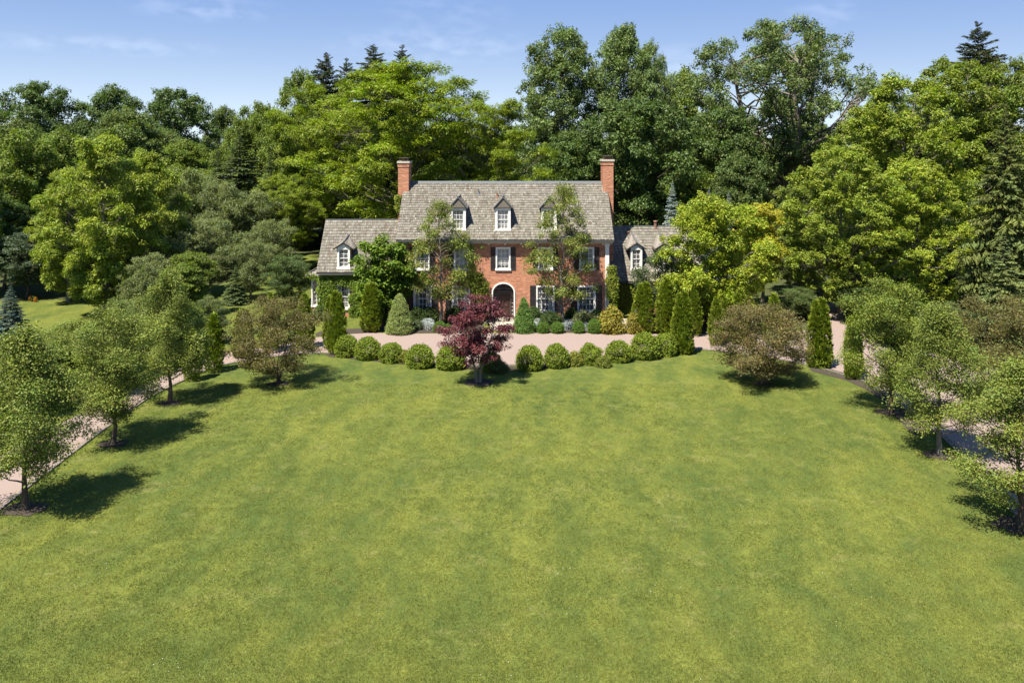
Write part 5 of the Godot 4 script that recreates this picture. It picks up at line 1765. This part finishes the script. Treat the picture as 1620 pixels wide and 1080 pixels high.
	for k in under.size():
		var q: Array = under[k]
		tree("understory_tree", "leafy understory tree in the shade of the woods", "tree", "understory trees of the woods", Vector3(ax(q[0], q[1]), 0, -q[1]), forms[["mid0", "olive1", "maple1", "oak1"][q[4]]], q[2], q[3], [Color(0.14, 0.185, 0.034), Color(0.15, 0.18, 0.068), Color(0.18, 0.225, 0.034), Color(0.11, 0.155, 0.036)][q[4]], "bark_brown", "leaf", k * 2.3)
	for k in 34:
		var d := 150.0 + 34.0 * sin(k * 1.7) + rng.randf_range(-10, 10)
		var px := -130 + k * 56 + rng.randf_range(-16, 16)
		tree("distant_tree", "distant tree in the unbroken woods on the horizon", "tree", "distant trees of the woods", Vector3(ax(px, d), 0, -d), forms[["mid1", "oak0", "mid0"][k % 3]], rng.randf_range(14, 18), rng.randf_range(5.0, 7.0), Color(0.125, 0.165, 0.045), "bark_brown", "leaf", k * 1.1)
	var fs := [[205, 585, 470, 120, "olive0", Color(0.12, 0.155, 0.04), "loose grey-green shrub behind the second pear across the gravel"], [95, 640, 545, 130, "mid1", Color(0.15, 0.19, 0.03), "bright leafy shrub between the first pear and the side lawn"], [20, 655, 540, 110, "mid0", Color(0.12, 0.16, 0.03), "leafy shrub behind the first pear across the gravel"], [285, 570, 478, 90, "mid1", Color(0.11, 0.155, 0.024), "leafy shrub behind the shaded arborvitae"], [330, 545, 470, 80, "olive1", Color(0.12, 0.15, 0.05), "grey-green shrub on the side lawn behind the arborvitae on the drive edge"], [1420, 545, 470, 110, "mid0", Color(0.09, 0.13, 0.028), "leafy shrub in the shade between maples and full pear"], [1370, 515, 452, 90, "oak1", Color(0.06, 0.095, 0.025), "dark shrub beside the shaded branch of the drive"], [1262, 505, 455, 80, "olive0", Color(0.10, 0.14, 0.045), "grey-green shrub under the smaller silver maple"], [1500, 550, 480, 100, "olive1", Color(0.10, 0.13, 0.045), "grey-green shrub at the foot of the pale weeping spruce"]]
	for k in fs.size():
		var q: Array = fs[k]
		var gpt := gp(q[0], q[1])
		tree("leafy_shrub", q[6], "shrub", "shrubs beyond the drive", gpt, forms[q[4]], ay(q[2], -gpt.z), q[3] * 0.5 * -gpt.z / FOCAL, q[5], "bark_brown", "leaf", k * 1.3)
	# day lilies at the far edge of the side lawn
	for k in 3:
		bush("lily_clump", "clump of orange day lilies at the far edge of the side lawn", "flowers", "orange day lilies", Vector3(ax(48 + k * 7, 66.5), 0, -66.5 + 0.3 * k), forms.shrub0, 0.34, 0.12, Color(0.36, 0.17, 0.02) if k != 1 else Color(0.10, 0.14, 0.03), "leaf", k)
	# neighbour's house glimpsed between the trees
	var N := thing("neighbour_house", "neighbour's house with blue-grey roof glimpsed through the side-lawn trees", "house", Vector3(ax(386, 112), 0, -112))
	var b := MB.new()
	b.box(Vector3(-6, 0, -8), Vector3(6, 6.4, 0))
	part("wall", b.mesh(), M.grey_wall, N)
	part("roof", slab([Vector3(-6.4, 6.3, 0.4), Vector3(-6.4, 9.6, -4), Vector3(6.4, 9.6, -4), Vector3(6.4, 6.3, 0.4)], 0.2), M.slate, N)
	part("roof", slab([Vector3(6.4, 6.3, -8.4), Vector3(6.4, 9.6, -4), Vector3(-6.4, 9.6, -4), Vector3(-6.4, 6.3, -8.4)], 0.2), M.slate, N)
	for k in 3:
		window(N, "sash_window", -4.2 + k * 3.4, -3.0 + k * 3.4, 3.6, 5.4, 0.0, 2, 2)

func build_clover() -> void:
	var b := MB.new()
	b.lathe(Vector3.ZERO, [[0.004, 0.0], [0.004, 0.03], [0.013, 0.034], [0.016, 0.046], [0.008, 0.056]], 6)
	rng.seed = 91
	var where := []
	var tints := []
	for k in 40:
		var d := 18.0 + 24.0 * rng.randf()
		var c := Vector3(rng.randf_range(-0.55, 0.55) * d, 0, -d)
		for j in 2 + rng.randi() % 8:
			var p := c + Vector3(rng.randfn() * 0.5, 0.004, rng.randfn() * 0.5)
			where.append(Transform3D(Basis().scaled(Vector3.ONE * rng.randf_range(0.4, 0.8)), p))
			tints.append(Color(0.6, 0.6, 0.5) if rng.randf() < 0.75 else Color(0.6, 0.45, 0.04))
	var m := mat("clover_bloom", Color.WHITE, 0.8, 0.2)
	m.vertex_color_use_as_albedo = true
	var o := scatter("clover_flowers", b.mesh(), m, where, tints, self, "stuff")
	o.set_meta("label", "tiny white and yellow clover blooms scattered in the lawn")
	o.set_meta("category", "flowers")

func sky_cover_image() -> Image:                       # thin high wisps scattered all round the sky
	var w := 4096
	var h := 2048
	var im := Image.create(w, h, false, Image.FORMAT_RGBA8)
	im.fill(Color(1, 1, 1, 0))
	var a := noise(0.045, 51, 5)
	var r := RandomNumberGenerator.new()
	r.seed = 8
	# azimuth from straight ahead and height in degrees, half sizes in degrees, strength
	var wisps := [[-4.3, 8.4, 2.0, 1.0, 0.8], [-9.5, 8.6, 3.0, 0.7, 0.2], [-1.5, 4.6, 4.0, 0.8, 0.6], [9.5, 8.2, 3.5, 0.6, 0.45], [-24, 4.2, 7.0, 0.8, 0.2], [24, 7.0, 6.0, 0.7, 0.35], [-14, 3.4, 8.0, 0.9, 0.25]]
	for k in 60:
		wisps.append([r.randf_range(33, 327), r.randf_range(3, 34), r.randf_range(2, 8), r.randf_range(0.6, 1.4), r.randf_range(0.25, 0.7)])
	for q in wisps:
		var cx: float = (q[0] / 360.0 + 0.5) * w
		var cy: float = (0.5 - q[1] / 180.0) * h
		var rx: float = q[2] / 360.0 * w
		var ry: float = q[3] / 180.0 * h
		for y in range(int(cy - ry * 1.6), int(cy + ry * 1.6)):
			for x in range(int(cx - rx * 1.6), int(cx + rx * 1.6)):
				var u := (x - cx) / rx
				var v := (y - cy) / ry
				var m := clampf(1.0 - (u * u + v * v) / 2.0, 0.0, 1.0)
				var n := clampf(0.45 + 1.3 * a.get_noise_2d(x * 0.8 + y * 0.5, y * 1.9 - x * 0.3), 0.0, 1.0)
				var s: float = m * m * n * q[4]
				if s > 0.01:
					var px := posmod(x, w)
					im.set_pixel(px, y, Color(1, 1, 1, minf(1.0, im.get_pixel(px, y).a + s)))
	return im

func _ready() -> void:
	# camera: level, with the lens shifted down
	var cam := Camera3D.new()
	cam.name = "camera"
	cam.projection = Camera3D.PROJECTION_FRUSTUM
	cam.near = 0.5
	cam.far = 4000.0
	cam.size = 0.5 * 1080.0 / FOCAL
	cam.frustum_offset = Vector2(0, -0.5 * (540.0 - HOR) / FOCAL)
	cam.position = Vector3(0, EYE, 0)
	add_child(cam)
	cam.current = true
	# sky
	var env := Environment.new()
	env.background_mode = Environment.BG_SKY
	var sky := Sky.new()
	var sm := ProceduralSkyMaterial.new()
	sm.sky_top_color = lin(0.068, 0.134, 0.30)
	sm.sky_horizon_color = lin(0.40, 0.47, 0.49)
	sm.sky_curve = 0.06
	sm.ground_bottom_color = lin(0.03, 0.04, 0.015)
	sm.ground_horizon_color = lin(0.2, 0.22, 0.2)
	sm.sun_angle_max = 6.0
	sm.sky_cover = tex(sky_cover_image())
	sm.sky_cover_modulate = Color(0.75, 0.72, 0.68, 0.2)
	sky.sky_material = sm
	env.sky = sky
	env.tonemap_mode = Environment.TONE_MAPPER_LINEAR
	env.tonemap_exposure = 2.5
	env.sdfgi_enabled = true
	env.ssao_enabled = true
	env.ssil_enabled = true
	var we := WorldEnvironment.new()
	we.name = "environment"
	we.environment = env
	add_child(we)
	# sun: high, from behind the camera on the left
	var sun := DirectionalLight3D.new()
	sun.name = "sun"
	sun.light_energy = 1.6
	sun.light_angular_distance = 0.5
	sun.light_color = Color(1.0, 0.965, 0.90)
	sun.shadow_enabled = true
	add_child(sun)
	sun.look_at_from_position(Vector3(-0.34, 1.0, 0.43) * 100.0, Vector3.ZERO)
	make_materials()
	make_leaves()
	build_ground()
	build_house()
	build_garden()
	build_trees()
	build_grass()
	build_clover()
